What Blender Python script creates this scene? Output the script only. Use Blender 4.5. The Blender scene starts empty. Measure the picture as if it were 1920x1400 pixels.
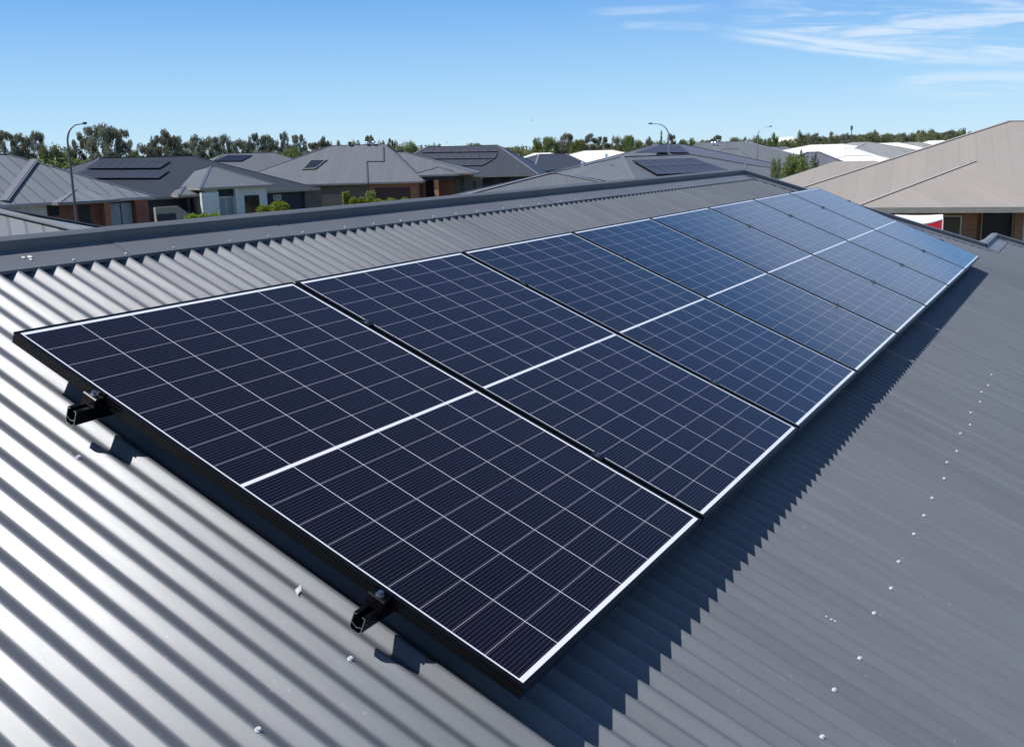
import bpy, math, random
import numpy as np
from mathutils import Vector, Matrix
R_ = math.radians
scene = bpy.context.scene
col = scene.collection

# ---------------------------------------------------------------- camera
F = 1921.283
CAM = np.array([-1.7356, -2.5724, 5.5001])
RW = np.array([[0.4926, -0.8698, -0.0274], [-0.1968, -0.0807, -0.9771], [0.8477, 0.4867, -0.2109]])
cam_d = bpy.data.cameras.new("camera")
cam = bpy.data.objects.new("camera", cam_d); col.objects.link(cam)
cam_d.sensor_fit = 'HORIZONTAL'; cam_d.sensor_width = 36.0; cam_d.lens = F * 36 / 1920
cam_d.clip_start = 0.05; cam_d.clip_end = 6000
x_, y_, z_ = Vector(RW[0]).normalized(), None, -Vector(RW[2]).normalized()
y_ = z_.cross(x_).normalized(); x_ = y_.cross(z_)
cam.matrix_world = Matrix(((x_.x, y_.x, z_.x, CAM[0]), (x_.y, y_.y, z_.y, CAM[1]), (x_.z, y_.z, z_.z, CAM[2]), (0, 0, 0, 1)))
scene.camera = cam

# ---------------------------------------------------------------- light and sky
ROOF_A = R_(23.0)
CA, SA = math.cos(ROOF_A), math.sin(ROOF_A)
SUN = Vector((-0.366, 0.406, 0.835)).normalized()
SUN_EL = math.asin(SUN.z); SUN_AZ = math.atan2(SUN.y, SUN.x)
sd = bpy.data.lights.new("sun", 'SUN'); so = bpy.data.objects.new("sun", sd); col.objects.link(so)
sd.energy = 4.8; sd.angle = R_(0.5); sd.color = (1.0, 0.97, 0.93)
so.rotation_euler = SUN.to_track_quat('Z', 'Y').to_euler()
scene.view_settings.view_transform = 'Standard'; scene.view_settings.look = 'None'
scene.view_settings.exposure = 0.12; scene.view_settings.gamma = 1.0

def nd(nt, kind, **kw):
    n = nt.nodes.new(kind)
    for k, v in kw.items():
        if k == 'inp':
            for a, b in v.items(): n.inputs[a].default_value = b
        else: setattr(n, k, v)
    return n
def math_(nt, op, a, b=None, c=None):
    n = nt.nodes.new('ShaderNodeMath'); n.operation = op
    for i, v in enumerate((a, b, c)):
        if v is None: continue
        if isinstance(v, (int, float)): n.inputs[i].default_value = v
        else: nt.links.new(v, n.inputs[i])
    return n.outputs[0]
def mixc(nt, fac, a, b, blend='MIX'):
    n = nt.nodes.new('ShaderNodeMix'); n.data_type = 'RGBA'; n.blend_type = blend
    for i, v in ((0, fac), (6, a), (7, b)):
        if isinstance(v, (int, float)): n.inputs[i].default_value = v
        elif isinstance(v, tuple): n.inputs[i].default_value = v if len(v) == 4 else (*v, 1)
        else: nt.links.new(v, n.inputs[i])
    return n.outputs[2]
def ramp(nt, fac, stops):
    n = nt.nodes.new('ShaderNodeValToRGB'); nt.links.new(fac, n.inputs[0])
    e = n.color_ramp.elements
    while len(e) < len(stops): e.new(0.5)
    for i, (p, c) in enumerate(stops):
        e[i].position = p; e[i].color = c if len(c) == 4 else (*c, 1)
    return n.outputs[0]

world = bpy.data.worlds.new("World"); scene.world = world; world.use_nodes = True
nt = world.node_tree; nt.nodes.clear()
out = nt.nodes.new('ShaderNodeOutputWorld'); bg = nt.nodes.new('ShaderNodeBackground')
sky = nt.nodes.new('ShaderNodeTexSky'); sky.sky_type = 'NISHITA'; sky.sun_disc = False
sky.sun_elevation = SUN_EL; sky.sun_rotation = math.pi / 2 - SUN_AZ
sky.altitude = 200; sky.air_density = 1.0; sky.dust_density = 0.25; sky.ozone_density = 2.0
# thin cirrus, laid out by the direction one looks in
tc = nt.nodes.new('ShaderNodeTexCoord')
sep = nt.nodes.new('ShaderNodeSeparateXYZ'); nt.links.new(tc.outputs['Generated'], sep.inputs[0])
zc = math_(nt, 'MAXIMUM', sep.outputs[2], 0.015)
az = math_(nt, 'ARCTAN2', sep.outputs[1], sep.outputs[0])
el = math_(nt, 'ARCSINE', sep.outputs[2])
def cirrus(sa, se, tilt, seed, lo, hi, detail=8):
    a = math_(nt, 'MULTIPLY', az, sa)
    e1 = math_(nt, 'ADD', el, math_(nt, 'MULTIPLY', az, tilt))
    e = math_(nt, 'MULTIPLY', e1, se)
    cmb = nt.nodes.new('ShaderNodeCombineXYZ'); nt.links.new(a, cmb.inputs[0]); nt.links.new(e, cmb.inputs[1]); cmb.inputs[2].default_value = seed
    n = nd(nt, 'ShaderNodeTexNoise', inp={'Scale': 1.0, 'Detail': detail, 'Roughness': 0.62, 'Distortion': 0.6})
    nt.links.new(cmb.outputs[0], n.inputs['Vector'])
    mr = nd(nt, 'ShaderNodeMapRange', inp={1: lo, 2: hi, 3: 0.0, 4: 1.0}); mr.interpolation_type = 'SMOOTHSTEP'
    nt.links.new(n.outputs[0], mr.inputs[0]); return mr.outputs[0]
def window(v, a, b, c, d):
    m1 = nd(nt, 'ShaderNodeMapRange', inp={1: a, 2: b, 3: 0.0, 4: 1.0}); m1.interpolation_type = 'SMOOTHSTEP'; nt.links.new(v, m1.inputs[0])
    m2 = nd(nt, 'ShaderNodeMapRange', inp={1: c, 2: d, 3: 1.0, 4: 0.0}); m2.interpolation_type = 'SMOOTHSTEP'; nt.links.new(v, m2.inputs[0])
    return math_(nt, 'MULTIPLY', m1.outputs[0], m2.outputs[0])
CLOUD_NODES = (cirrus, window)
# band of streaky cloud high on the right, fainter wisps under it
def dirpx(x, y):
    d = np.array([(x - 960) / F, (y - 700) / F, 1]) @ RW; d /= np.linalg.norm(d)
    return math.atan2(d[1], d[0]), math.asin(d[2])
def streak(x0, y0, x1, y1, half, seed, strength, lo=0.36, hi=0.62, sa=9, se=95):
    a0, e0 = dirpx(x0, y0); a1, e1 = dirpx(x1, y1)      # a0 > a1
    sl = (e1 - e0) / (a1 - a0)
    # signed distance in elevation from the line
    dist = math_(nt, 'SUBTRACT', el, math_(nt, 'ADD', math_(nt, 'MULTIPLY', math_(nt, 'SUBTRACT', az, a0), sl), e0))
    wob = nd(nt, 'ShaderNodeTexNoise', inp={'Scale': 9.0, 'Detail': 2.0})
    nt.links.new(tc.outputs['Generated'], wob.inputs['Vector'])
    dist = math_(nt, 'ADD', dist, math_(nt, 'MULTIPLY', math_(nt, 'SUBTRACT', wob.outputs[0], 0.5), half * 1.6))
    h = half
    w1 = window(dist, -h, -h * 0.35, h * 0.25, h)
    ea = abs(a0 - a1)
    w2 = window(az, min(a0, a1) - ea * .25, min(a0, a1) + ea * 0.15, max(a0, a1) - ea * 0.3, max(a0, a1))
    c = cirrus(sa, se, -sl, seed, lo, hi)
    return math_(nt, 'MULTIPLY', math_(nt, 'MULTIPLY', math_(nt, 'MULTIPLY', w1, w2), c), strength)
px = 1 / F
S = [streak(1330, 40, 2080, 28, 44 * px, 1.7, 0.6, 0.42, 0.68), streak(1320, 60, 1830, 105, 17 * px, 5.1, 0.6, 0.32, 0.6),
     streak(1090, 22, 1330, 18, 10 * px, 9.0, 0.26, 0.3, 0.6), streak(1150, 47, 1320, 52, 9 * px, 13.0, 0.3, 0.3, 0.6),
     streak(1640, 108, 2050, 112, 16 * px, 17.0, 0.35), streak(1640, 148, 2050, 150, 22 * px, 21.0, 0.4),
     streak(1780, 85, 2080, 108, 26 * px, 25.0, 0.5), streak(1560, 175, 2050, 168, 18 * px, 31.0, 0.25)]
# unseen cirrus sheet, added above and right of view to brighten far panel reflections
veil = math_(nt, 'MULTIPLY', window(el, R_(8.2), R_(10), R_(13.5), R_(18.5)), window(az, R_(-60), R_(-30), R_(10), R_(30)))
S.append(math_(nt, 'MULTIPLY', math_(nt, 'MULTIPLY', veil, cirrus(5, 22, 0.1, 41.0, 0.1, 0.5)), 0.34))
tot = S[0]
for s in S[1:]: tot = math_(nt, 'MAXIMUM', tot, s)
hsv = nd(nt, 'ShaderNodeHueSaturation', inp={'Hue': 0.5, 'Saturation': 1.0, 'Value': 1.0}); nt.links.new(sky.outputs[0], hsv.inputs['Color'])
SKYS = 0.12
grad = ramp(nt, sep.outputs[2], [(0.0, (0.50, 0.75, 0.95)), (0.055, (0.32, 0.61, 0.92)), (0.145, (0.125, 0.37, 0.82)), (0.25, (0.105, 0.31, 0.74)), (0.4, (0.066, 0.165, 0.40)), (1.0, (0.044, 0.074, 0.145))])
clear = mixc(nt, 0.18, mixc(nt, 1.0, grad, (1 / SKYS,) * 3, 'MULTIPLY'), hsv.outputs[0])
cl = mixc(nt, tot, clear, (6.6, 7.2, 7.9, 1))
nt.links.new(cl, bg.inputs[0]); bg.inputs[1].default_value = SKYS
nt.links.new(bg.outputs[0], out.inputs[0])

# ---------------------------------------------------------------- helpers
def at(x, y, z=None, d=None):
    dd = np.array([(x - 960) / F, (y - 700) / F, 1]) @ RW
    s = (z - CAM[2]) / dd[2] if z is not None else d / math.hypot(dd[0], dd[1])
    return Vector(CAM + s * dd)
def ray(x, y):
    return Vector(np.array([(x - 960) / F, (y - 700) / F, 1]) @ RW).normalized()
CAMV = Vector(CAM)

MATS = {}
def mat(name, c, rough=0.6, metal=0.0, var=0.12, scale=3.0, bump=0.0, bscale=40.0, spec=0.5, coat=0.0, c2=None):
    if name in MATS: return MATS[name]
    m = bpy.data.materials.new(name); m.use_nodes = True; t = m.node_tree; b = t.nodes['Principled BSDF']
    tcn = t.nodes.new('ShaderNodeTexCoord')
    n = nd(t, 'ShaderNodeTexNoise', inp={'Scale': scale, 'Detail': 6.0, 'Roughness': 0.6}); t.links.new(tcn.outputs['Object'], n.inputs['Vector'])
    a = tuple(max(0, v * (1 - var)) for v in c); bb = tuple(min(1, v * (1 + var)) for v in (c2 or c))
    t.links.new(ramp(t, n.outputs[0], [(0.3, a), (0.7, bb)]), b.inputs['Base Color'])
    b.inputs['Roughness'].default_value = rough; b.inputs['Metallic'].default_value = metal
    b.inputs['Specular IOR Level'].default_value = spec; b.inputs['Coat Weight'].default_value = coat
    if bump:
        n2 = nd(t, 'ShaderNodeTexNoise', inp={'Scale': bscale, 'Detail': 4.0}); t.links.new(tcn.outputs['Object'], n2.inputs['Vector'])
        bn = nd(t, 'ShaderNodeBump', inp={'Strength': bump, 'Distance': 0.01}); t.links.new(n2.outputs[0], bn.inputs['Height']); t.links.new(bn.outputs[0], b.inputs['Normal'])
    MATS[name] = m; return m

def brick_mat(name, c1, c2, mortar):
    if name in MATS: return MATS[name]
    m = bpy.data.materials.new(name); m.use_nodes = True; t = m.node_tree; b = t.nodes['Principled BSDF']
    uv = t.nodes.new('ShaderNodeUVMap')
    br = nd(t, 'ShaderNodeTexBrick', inp={'Color1': (*c1, 1), 'Color2': (*c2, 1), 'Mortar': (*mortar, 1), 'Scale': 1.0, 'Mortar Size': 0.008, 'Brick Width': 0.24, 'Row Height': 0.086})
    t.links.new(uv.outputs[0], br.inputs['Vector'])
    n = nd(t, 'ShaderNodeTexNoise', inp={'Scale': 1.2, 'Detail': 5.0}); t.links.new(uv.outputs[0], n.inputs['Vector'])
    t.links.new(mixc(t, 0.35, br.outputs[0], ramp(t, n.outputs[0], [(0.3, (0.6, 0.6, 0.6)), (0.7, (1.3, 1.3, 1.3))]), 'MULTIPLY'), b.inputs['Base Color'])
    b.inputs['Roughness'].default_value = 0.85; MATS[name] = m; return m

def roof_mat(name, c, rough=0.45, rib=0.76, ribdark=0.35, ribw=0.05, var=0.10, metal=0.0, bump=0.12):
    """painted sheet roofing: UV in metres (u along the eave, v up the slope)"""
    if name in MATS: return MATS[name]
    m = bpy.data.materials.new(name); m.use_nodes = True; t = m.node_tree; b = t.nodes['Principled BSDF']
    uv = t.nodes.new('ShaderNodeUVMap'); sp = t.nodes.new('ShaderNodeSeparateXYZ'); t.links.new(uv.outputs[0], sp.inputs[0])
    fr = math_(t, 'FRACT', math_(t, 'DIVIDE', sp.outputs[0], rib))
    line = math_(t, 'LESS_THAN', fr, ribw / rib)
    sheet = math_(t, 'FLOOR', math_(t, 'DIVIDE', sp.outputs[0], rib))
    wn = nd(t, 'ShaderNodeTexWhiteNoise', noise_dimensions='1D'); t.links.new(sheet, wn.inputs['W'])
    n = nd(t, 'ShaderNodeTexNoise', inp={'Scale': 0.5, 'Detail': 6.0, 'Roughness': 0.65}); t.links.new(uv.outputs[0], n.inputs['Vector'])
    mp = nd(t, 'ShaderNodeMapping', inp={'Scale': (4, 0.25, 1)}); t.links.new(uv.outputs[0], mp.inputs[0])
    n2 = nd(t, 'ShaderNodeTexNoise', inp={'Scale': 1.0, 'Detail': 5.0}); t.links.new(mp.outputs[0], n2.inputs['Vector'])
    f = math_(t, 'ADD', math_(t, 'MULTIPLY', n.outputs[0], 0.45), math_(t, 'ADD', math_(t, 'MULTIPLY', n2.outputs[0], 0.35), math_(t, 'MULTIPLY', wn.outputs[0], 0.2)))
    base = ramp(t, f, [(0.3, tuple(v * (1 - var) for v in c)), (0.7, tuple(v * (1 + var) for v in c))])
    dk = tuple(v * (1 - ribdark) for v in c)
    t.links.new(mixc(t, math_(t, 'MULTIPLY', line, 1.0), base, dk), b.inputs['Base Color'])
    b.inputs['Roughness'].default_value = rough; b.inputs['Metallic'].default_value = metal
    # fine corrugation
    wv = math_(t, 'SINE', math_(t, 'MULTIPLY', sp.outputs[0], 2 * math.pi / 0.19))
    bn = nd(t, 'ShaderNodeBump', inp={'Strength': bump, 'Distance': 0.008}); t.links.new(wv, bn.inputs['Height']); t.links.new(bn.outputs[0], b.inputs['Normal'])
    MATS[name] = m; return m

class MB:
    def __init__(s): s.v = []; s.f = []; s.m = []; s.uv = []
    def face(s, pts, mi=0, uv=None):
        i = len(s.v); s.v += [tuple(p) for p in pts]; s.f.append(tuple(range(i, i + len(pts)))); s.m.append(mi)
        if uv is None:
            a = Vector(pts[0]); n = Vector((0, 0, 0))
            for k in range(1, len(pts) - 1): n += (Vector(pts[k]) - a).cross(Vector(pts[k + 1]) - a)
            n = n.normalized() if n.length > 1e-12 else Vector((0, 0, 1))
            hx = Vector((0, 0, 1)).cross(n)
            hx = hx.normalized() if hx.length > 0.05 else Vector((1, 0, 0))
            hy = n.cross(hx)
            uv = [(Vector(p).dot(hx), Vector(p).dot(hy)) for p in pts]
        s.uv += uv
    def box(s, x0, x1, y0, y1, z0, z1, mi=0):
        if x0 > x1: x0, x1 = x1, x0
        if y0 > y1: y0, y1 = y1, y0
        if z0 > z1: z0, z1 = z1, z0
        p = lambda i, j, k: ((x0, x1)[i], (y0, y1)[j], (z0, z1)[k])
        for q in (((0,0,0),(0,1,0),(1,1,0),(1,0,0)), ((0,0,1),(1,0,1),(1,1,1),(0,1,1)), ((0,0,0),(1,0,0),(1,0,1),(0,0,1)),
                  ((1,0,0),(1,1,0),(1,1,1),(1,0,1)), ((1,1,0),(0,1,0),(0,1,1),(1,1,1)), ((0,1,0),(0,0,0),(0,0,1),(0,1,1))):
            s.face([p(*c) for c in q], mi)
    def bar(s, a, b, w, h, mi=0, up=Vector((0, 0, 1)), lift=0.0):
        """rectangular bar from a to b, w wide and h high, its underside centred on the line (+lift)"""
        a = Vector(a); b = Vector(b); d = (b - a).normalized(); sd_ = d.cross(up).normalized(); u = sd_.cross(d).normalized()
        A = [a + sd_ * (w / 2 * i) + u * (lift + h * j) for i, j in ((-1, 0), (1, 0), (1, 1), (-1, 1))]
        B = [p + (b - a) for p in A]
        s.face(A[::-1], mi); s.face(B, mi)
        for k in range(4):
            l = (k + 1) % 4; s.face([A[k], A[l], B[l], B[k]], mi)
    def tube(s, pts, rad, n=10, mi=0, cap=True):
        pts = [Vector(p) for p in pts]; rs = rad if isinstance(rad, (list, tuple)) else [rad] * len(pts)
        rings = []; ref = Vector((0.123, 0.321, 0.9)).normalized()
        for i, p in enumerate(pts):
            d = (pts[min(i + 1, len(pts) - 1)] - pts[max(i - 1, 0)]).normalized()
            a = d.cross(ref)
            a = a.normalized() if a.length > 1e-3 else d.cross(Vector((1, 0, 0))).normalized()
            b = d.cross(a)
            rings.append([p + a * (rs[i] * math.cos(2 * math.pi * k / n)) + b * (rs[i] * math.sin(2 * math.pi * k / n)) for k in range(n)])
        for r0, r1 in zip(rings, rings[1:]):
            for k in range(n): s.face([r0[k], r0[(k + 1) % n], r1[(k + 1) % n], r1[k]], mi)
        if cap: s.face(rings[0][::-1], mi); s.face(rings[-1], mi)
    def dome(s, c, r, axis=Vector((0, 0, 1)), h=None, n=10, m=4, mi=0):
        c = Vector(c); h = h or r; ax = axis.normalized(); a = ax.orthogonal().normalized(); b = ax.cross(a)
        P = lambda i, k: c + ax * (h * math.sin(math.pi / 2 * i / m)) + (a * math.cos(2 * math.pi * k / n) + b * math.sin(2 * math.pi * k / n)) * (r * math.cos(math.pi / 2 * i / m))
        for i in range(m):
            for k in range(n):
                q = [P(i, k), P(i, k + 1), P(i + 1, k + 1), P(i + 1, k)]
                s.face(q[:3] if i == m - 1 else q, mi)
    def prism(s, prof, a, b, X, Y, mi=0, capmi=None):
        """profile [(x,y)] in axes X,Y swept from a to b"""
        a = Vector(a); b = Vector(b); A = [a + X * p[0] + Y * p[1] for p in prof]; B = [p + (b - a) for p in A]
        n = len(prof); cm = mi if capmi is None else capmi
        for k in range(n):
            l = (k + 1) % n; s.face([A[k], A[l], B[l], B[k]], mi)
        s.face(A[::-1], cm); s.face(B, cm)
    def build(s, name, mats, parent=None, smooth=False, weld=False):
        me = bpy.data.meshes.new(name); me.from_pydata(s.v, [], s.f)
        mats = mats if isinstance(mats, (list, tuple)) else [mats]
        for m in mats: me.materials.append(m)
        me.polygons.foreach_set('material_index', s.m)
        ul = me.uv_layers.new(name='UVMap'); ul.data.foreach_set('uv', [c for u in s.uv for c in u])
        if smooth: me.polygons.foreach_set('use_smooth', [True] * len(s.f))
        me.update()
        if weld or smooth:
            import bmesh
            bm = bmesh.new(); bm.from_mesh(me); bmesh.ops.remove_doubles(bm, verts=bm.verts, dist=1e-5); bmesh.ops.recalc_face_normals(bm, faces=bm.faces); bm.to_mesh(me); bm.free()
        o = bpy.data.objects.new(name, me); col.objects.link(o)
        if parent: o.parent = parent
        return o
def tag(o, label=None, cat=None, group=None, kind=None):
    if label: o['label'] = label
    if cat: o['category'] = cat
    if group: o['group'] = group
    if kind: o['kind'] = kind
    return o
def empty(name, loc, rot=(0, 0, 0)):
    o = bpy.data.objects.new(name, None); col.objects.link(o); o.location = loc; o.rotation_euler = rot; o.empty_display_size = 0.2; return o
def copy_tree(o, parent=None):
    c = o.copy(); col.objects.link(c)
    if parent: c.parent = parent
    for ch in o.children: copy_tree(ch, c)
    return c

# ---------------------------------------------------------------- materials
def corrugated_material():
    m = bpy.data.materials.new('corrugated_grey_steel'); m.use_nodes = True; t = m.node_tree; b = t.nodes['Principled BSDF']
    tcn = t.nodes.new('ShaderNodeTexCoord'); sp = t.nodes.new('ShaderNodeSeparateXYZ'); t.links.new(tcn.outputs['Object'], sp.inputs[0])
    sheet = math_(t, 'FLOOR', math_(t, 'DIVIDE', sp.outputs[0], 0.762))
    wn = nd(t, 'ShaderNodeTexWhiteNoise', noise_dimensions='1D'); t.links.new(sheet, wn.inputs['W'])
    rib = math_(t, 'FLOOR', math_(t, 'DIVIDE', sp.outputs[0], 0.0762))
    wr = nd(t, 'ShaderNodeTexWhiteNoise', noise_dimensions='1D'); t.links.new(rib, wr.inputs['W'])
    mp = nd(t, 'ShaderNodeMapping', inp={'Scale': (14, 0.9, 1)}); t.links.new(tcn.outputs['Object'], mp.inputs[0])
    n = nd(t, 'ShaderNodeTexNoise', inp={'Scale': 1.0, 'Detail': 7.0, 'Roughness': 0.6}); t.links.new(mp.outputs[0], n.inputs['Vector'])
    n2 = nd(t, 'ShaderNodeTexNoise', inp={'Scale': 0.8, 'Detail': 5.0}); t.links.new(tcn.outputs['Object'], n2.inputs['Vector'])
    f = math_(t, 'ADD', math_(t, 'MULTIPLY', n.outputs[0], 0.4), math_(t, 'ADD', math_(t, 'MULTIPLY', n2.outputs[0], 0.4), math_(t, 'ADD', math_(t, 'MULTIPLY', wn.outputs[0], 0.08), math_(t, 'MULTIPLY', wr.outputs[0], 0.12))))
    c = (0.158, 0.168, 0.184)
    base = ramp(t, f, [(0.25, tuple(v * 0.78 for v in c)), (0.75, tuple(v * 1.2 for v in c))])
    # dust specks
    v = nd(t, 'ShaderNodeTexNoise', inp={'Scale': 55.0, 'Detail': 3.0, 'Roughness': 0.7})
    mpv = nd(t, 'ShaderNodeMapping', inp={'Scale': (1, 0.4, 1)}); t.links.new(tcn.outputs['Object'], mpv.inputs[0]); t.links.new(mpv.outputs[0], v.inputs['Vector'])
    spk = math_(t, 'GREATER_THAN', v.outputs[0], 0.70)
    base = mixc(t, math_(t, 'MULTIPLY', spk, 0.35), base, (0.4, 0.39, 0.36))
    t.links.new(base, b.inputs['Base Color'])
    rr = nd(t, 'ShaderNodeMapRange', inp={1: 0.3, 2: 0.7, 3: ROOF_R[0], 4: ROOF_R[1]}); t.links.new(n.outputs[0], rr.inputs[0]); t.links.new(rr.outputs[0], b.inputs['Roughness'])
    b.inputs['Specular IOR Level'].default_value = 0.9; b.inputs['Metallic'].default_value = 0.15
    mp3 = nd(t, 'ShaderNodeMapping', inp={'Scale': (9, 1.2, 1)}); t.links.new(tcn.outputs['Object'], mp3.inputs[0])
    n3 = nd(t, 'ShaderNodeTexNoise', inp={'Scale': 1.0, 'Detail': 3.0}); t.links.new(mp3.outputs[0], n3.inputs['Vector'])
    bn = nd(t, 'ShaderNodeBump', inp={'Strength': 0.25, 'Distance': 0.01}); t.links.new(n3.outputs[0], bn.inputs['Height']); t.links.new(bn.outputs[0], b.inputs['Normal'])
    return m
ROOF_R = (0.36, 0.47)
M_corr = corrugated_material()
M_cap = mat('capping_grey_paint', (0.150, 0.156, 0.170), 0.42, var=0.1, scale=1.5, bump=0.15, bscale=6)
M_black = mat('black_anodised', (0.0022, 0.0022, 0.0035), 0.30, var=0.2, scale=20, spec=0.28)
M_alu = mat('cut_aluminium', (0.75, 0.75, 0.76), 0.3, metal=1.0, var=0.08, scale=60)
M_steel = mat('bright_steel', (0.42, 0.42, 0.44), 0.34, metal=1.0, var=0.06, scale=90)
M_screw = mat('pale_screw_paint', (0.62, 0.63, 0.64), 0.45, var=0.06, scale=80)
M_rubber = mat('black_rubber', (0.02, 0.02, 0.02), 0.8)
M_glass = mat('window_glass', (0.02, 0.025, 0.03), 0.06, var=0.2, scale=0.8, spec=0.9)
M_blind = mat('pale_blind', (0.30, 0.34, 0.36), 0.5)
M_white = mat('white_paint', (0.72, 0.72, 0.70), 0.6)
M_creamw = mat('cream_render', (0.62, 0.60, 0.52), 0.85, bump=0.2)
M_greenw = mat('pale_green_render', (0.70, 0.76, 0.73), 0.85, bump=0.2)
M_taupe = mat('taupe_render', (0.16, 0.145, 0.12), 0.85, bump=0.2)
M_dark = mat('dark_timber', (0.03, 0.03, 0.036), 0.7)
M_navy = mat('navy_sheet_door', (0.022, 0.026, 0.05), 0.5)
M_tan = mat('tan_trim', (0.36, 0.33, 0.27), 0.6)
M_greytrim = mat('grey_trim', (0.20, 0.20, 0.19), 0.5)
M_brown = mat('dark_red_door', (0.075, 0.03, 0.03), 0.55)
M_yellow = mat('ochre_render', (0.42, 0.26, 0.07), 0.8)
M_orange = mat('apricot_render', (0.72, 0.36, 0.17), 0.8)
M_brick_red = brick_mat('red_brick', (0.24, 0.072, 0.045), (0.32, 0.105, 0.06), (0.16, 0.12, 0.1))
M_brick_or = brick_mat('orange_brick', (0.34, 0.13, 0.06), (0.42, 0.18, 0.09), (0.3, 0.22, 0.16))
M_brick_br = brick_mat('brown_brick', (0.27, 0.115, 0.055), (0.34, 0.155, 0.08), (0.2, 0.15, 0.11))
M_r_light = roof_mat('light_grey_sheet_roof', (0.192, 0.202, 0.22), rib=0.95, ribw=0.11, ribdark=0.45)
M_r_char = roof_mat('charcoal_sheet_roof', (0.044, 0.049, 0.064), 0.55, ribdark=0.2)
M_r_mid = roof_mat('mid_grey_sheet_roof', (0.138, 0.146, 0.160), 0.5, ribdark=0.12)
M_r_dark = roof_mat('dark_slate_sheet_roof', (0.048, 0.053, 0.068), 0.5, ribdark=0.2)
M_r_beige = roof_mat('beige_sheet_roof', (0.315, 0.280, 0.252), 0.6, ribdark=0.10, ribw=0.04, var=0.07)
M_r_white = roof_mat('white_sheet_roof', (0.80, 0.78, 0.72), 0.5, ribdark=0.05)
M_r_pgrey = roof_mat('pale_grey_sheet_roof', (0.28, 0.28, 0.27), 0.5, ribdark=0.08)
M_r_purp = roof_mat('violet_grey_sheet_roof', (0.13, 0.135, 0.165), 0.5, ribdark=0.15)
def capm(name, c): return mat(name, c, 0.42, var=0.06)
CAPS = {}

# ---------------------------------------------------------------- our own house: roof in slope coordinates (u along ridge, -v down the slope, n up)
Z0 = 5.055
SLOPE = (ROOF_A, 0, 0)
house = empty('house', (0, 0, 0))
tag(house, 'foreground house with grey corrugated steel roof carrying the row of solar panels', 'house')
HN = -0.135          # mean height of the sheeting below the panel glass
PIT, AMP = 0.0762, 0.0113
V_R = -0.735          # ridge line
U_H = 8.92           # where the hip leaves the ridge
V_W = 1.62           # where the hip meets the wing ridge
U_W0 = U_H + (V_W - V_R) * CA
U_W1 = 12.45
V_E = 5.7
def s2w(u, v, n): return Vector((u, -v * CA - n * SA, Z0 - v * SA + n * CA))
def vtop(u):
    if u < U_H: return V_R + 0.03
    if u < U_W0: return V_R + 0.03 + (u - U_H) / CA
    if u < U_W1: return V_W + 0.03
    return V_W + 0.03 + (u - U_W1) / CA
KW = 0.968
def wave(u): return HN + (0.0012 if ((u + 0.33) % 0.762) < 0.03 else 0.0) + AMP * math.asin(KW * math.cos(2 * math.pi * (u - 0.045) / PIT)) / math.asin(KW)
def sheet(x0, x1, f_top, f_bot, name, frame, step=20):
    """corrugated sheet: frame(u, v, n) -> point"""
    vs, fs = [], []
    n = int((x1 - x0) / PIT * step)
    for i in range(n + 1):
        u = x0 + (x1 - x0) * i / n; a, b = f_top(u), f_bot(u)
        b = max(a + 1e-3, b)
        for k in range(3): vs.append(tuple(frame(u, a + (b - a) * k / 2, wave(u))))
    for i in range(n):
        for k in range(2):
            q = i * 3 + k; fs.append((q, q + 1, q + 4, q + 3))
    me = bpy.data.meshes.new(name); me.from_pydata(vs, [], fs); me.materials.append(M_corr)
    me.polygons.foreach_set('use_smooth', [True] * len(fs)); me.update()
    o = bpy.data.objects.new(name, me); col.objects.link(o); return o
front = sheet(-6.0, 15.9, vtop, lambda u: V_E, 'roof', lambda u, v, n: (u, -v, n))
front.parent = house; front.location = (0, 0, Z0); front.rotation_euler = SLOPE
# back slope, mirrored about the ridge
RY = -V_R * CA - HN * SA; RZ = Z0 - V_R * SA + HN * CA     # ridge line in world y,z
back = sheet(-6.0, 15.9, lambda u: 0.03 if u < U_H else 0.03 + (u - U_H) / CA, lambda u: 5.7, 'roof', lambda u, v, n: (u, v, n - HN))
back.parent = house; back.location = (0, RY, RZ); back.rotation_euler = (-ROOF_A, 0, 0)
# hip end slope (plan: from the hip start outwards in +u) and the wing's far slope
def corr_plane(name, org, ax_u, ax_v, nrm, u0, u1, ft, fb):
    o = sheet(u0, u1, ft, fb, name, lambda u, v, n: org + ax_u * u + ax_v * v + nrm * (n - HN), step=10)
    o.parent = house; return o
hipO = Vector((U_H, RY, RZ))
dn = Vector((CA, 0, -SA)); nh = Vector((SA, 0, CA))
corr_plane('roof', hipO, Vector((0, 1, 0)), dn, nh, -(V_W - V_R) * CA, 4.9, lambda u: abs(u) / CA + 0.03, lambda u: 5.0)
wingO = Vector((0, s2w(0, V_W, HN).y, s2w(0, V_W, HN).z))
bk = Vector((0, CA, -SA)); nb = Vector((0, SA, CA))
corr_plane('roof', wingO, Vector((1, 0, 0)), bk, nb, U_W0, 15.0, lambda u: 0.03 if u < U_W1 else 0.03 + (u - U_W1) / CA, lambda u: min(3.6, 0.03 + max(0.02, (u - U_W0)) / CA) if u < U_W1 + 0.01 else 3.6)
wendO = Vector((U_W1, wingO.y, wingO.z))
corr_plane('roof', wendO, Vector((0, 1, 0)), dn, nh, -3.4, 3.2, lambda u: abs(u) / CA + 0.03, lambda u: 3.7)

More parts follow.
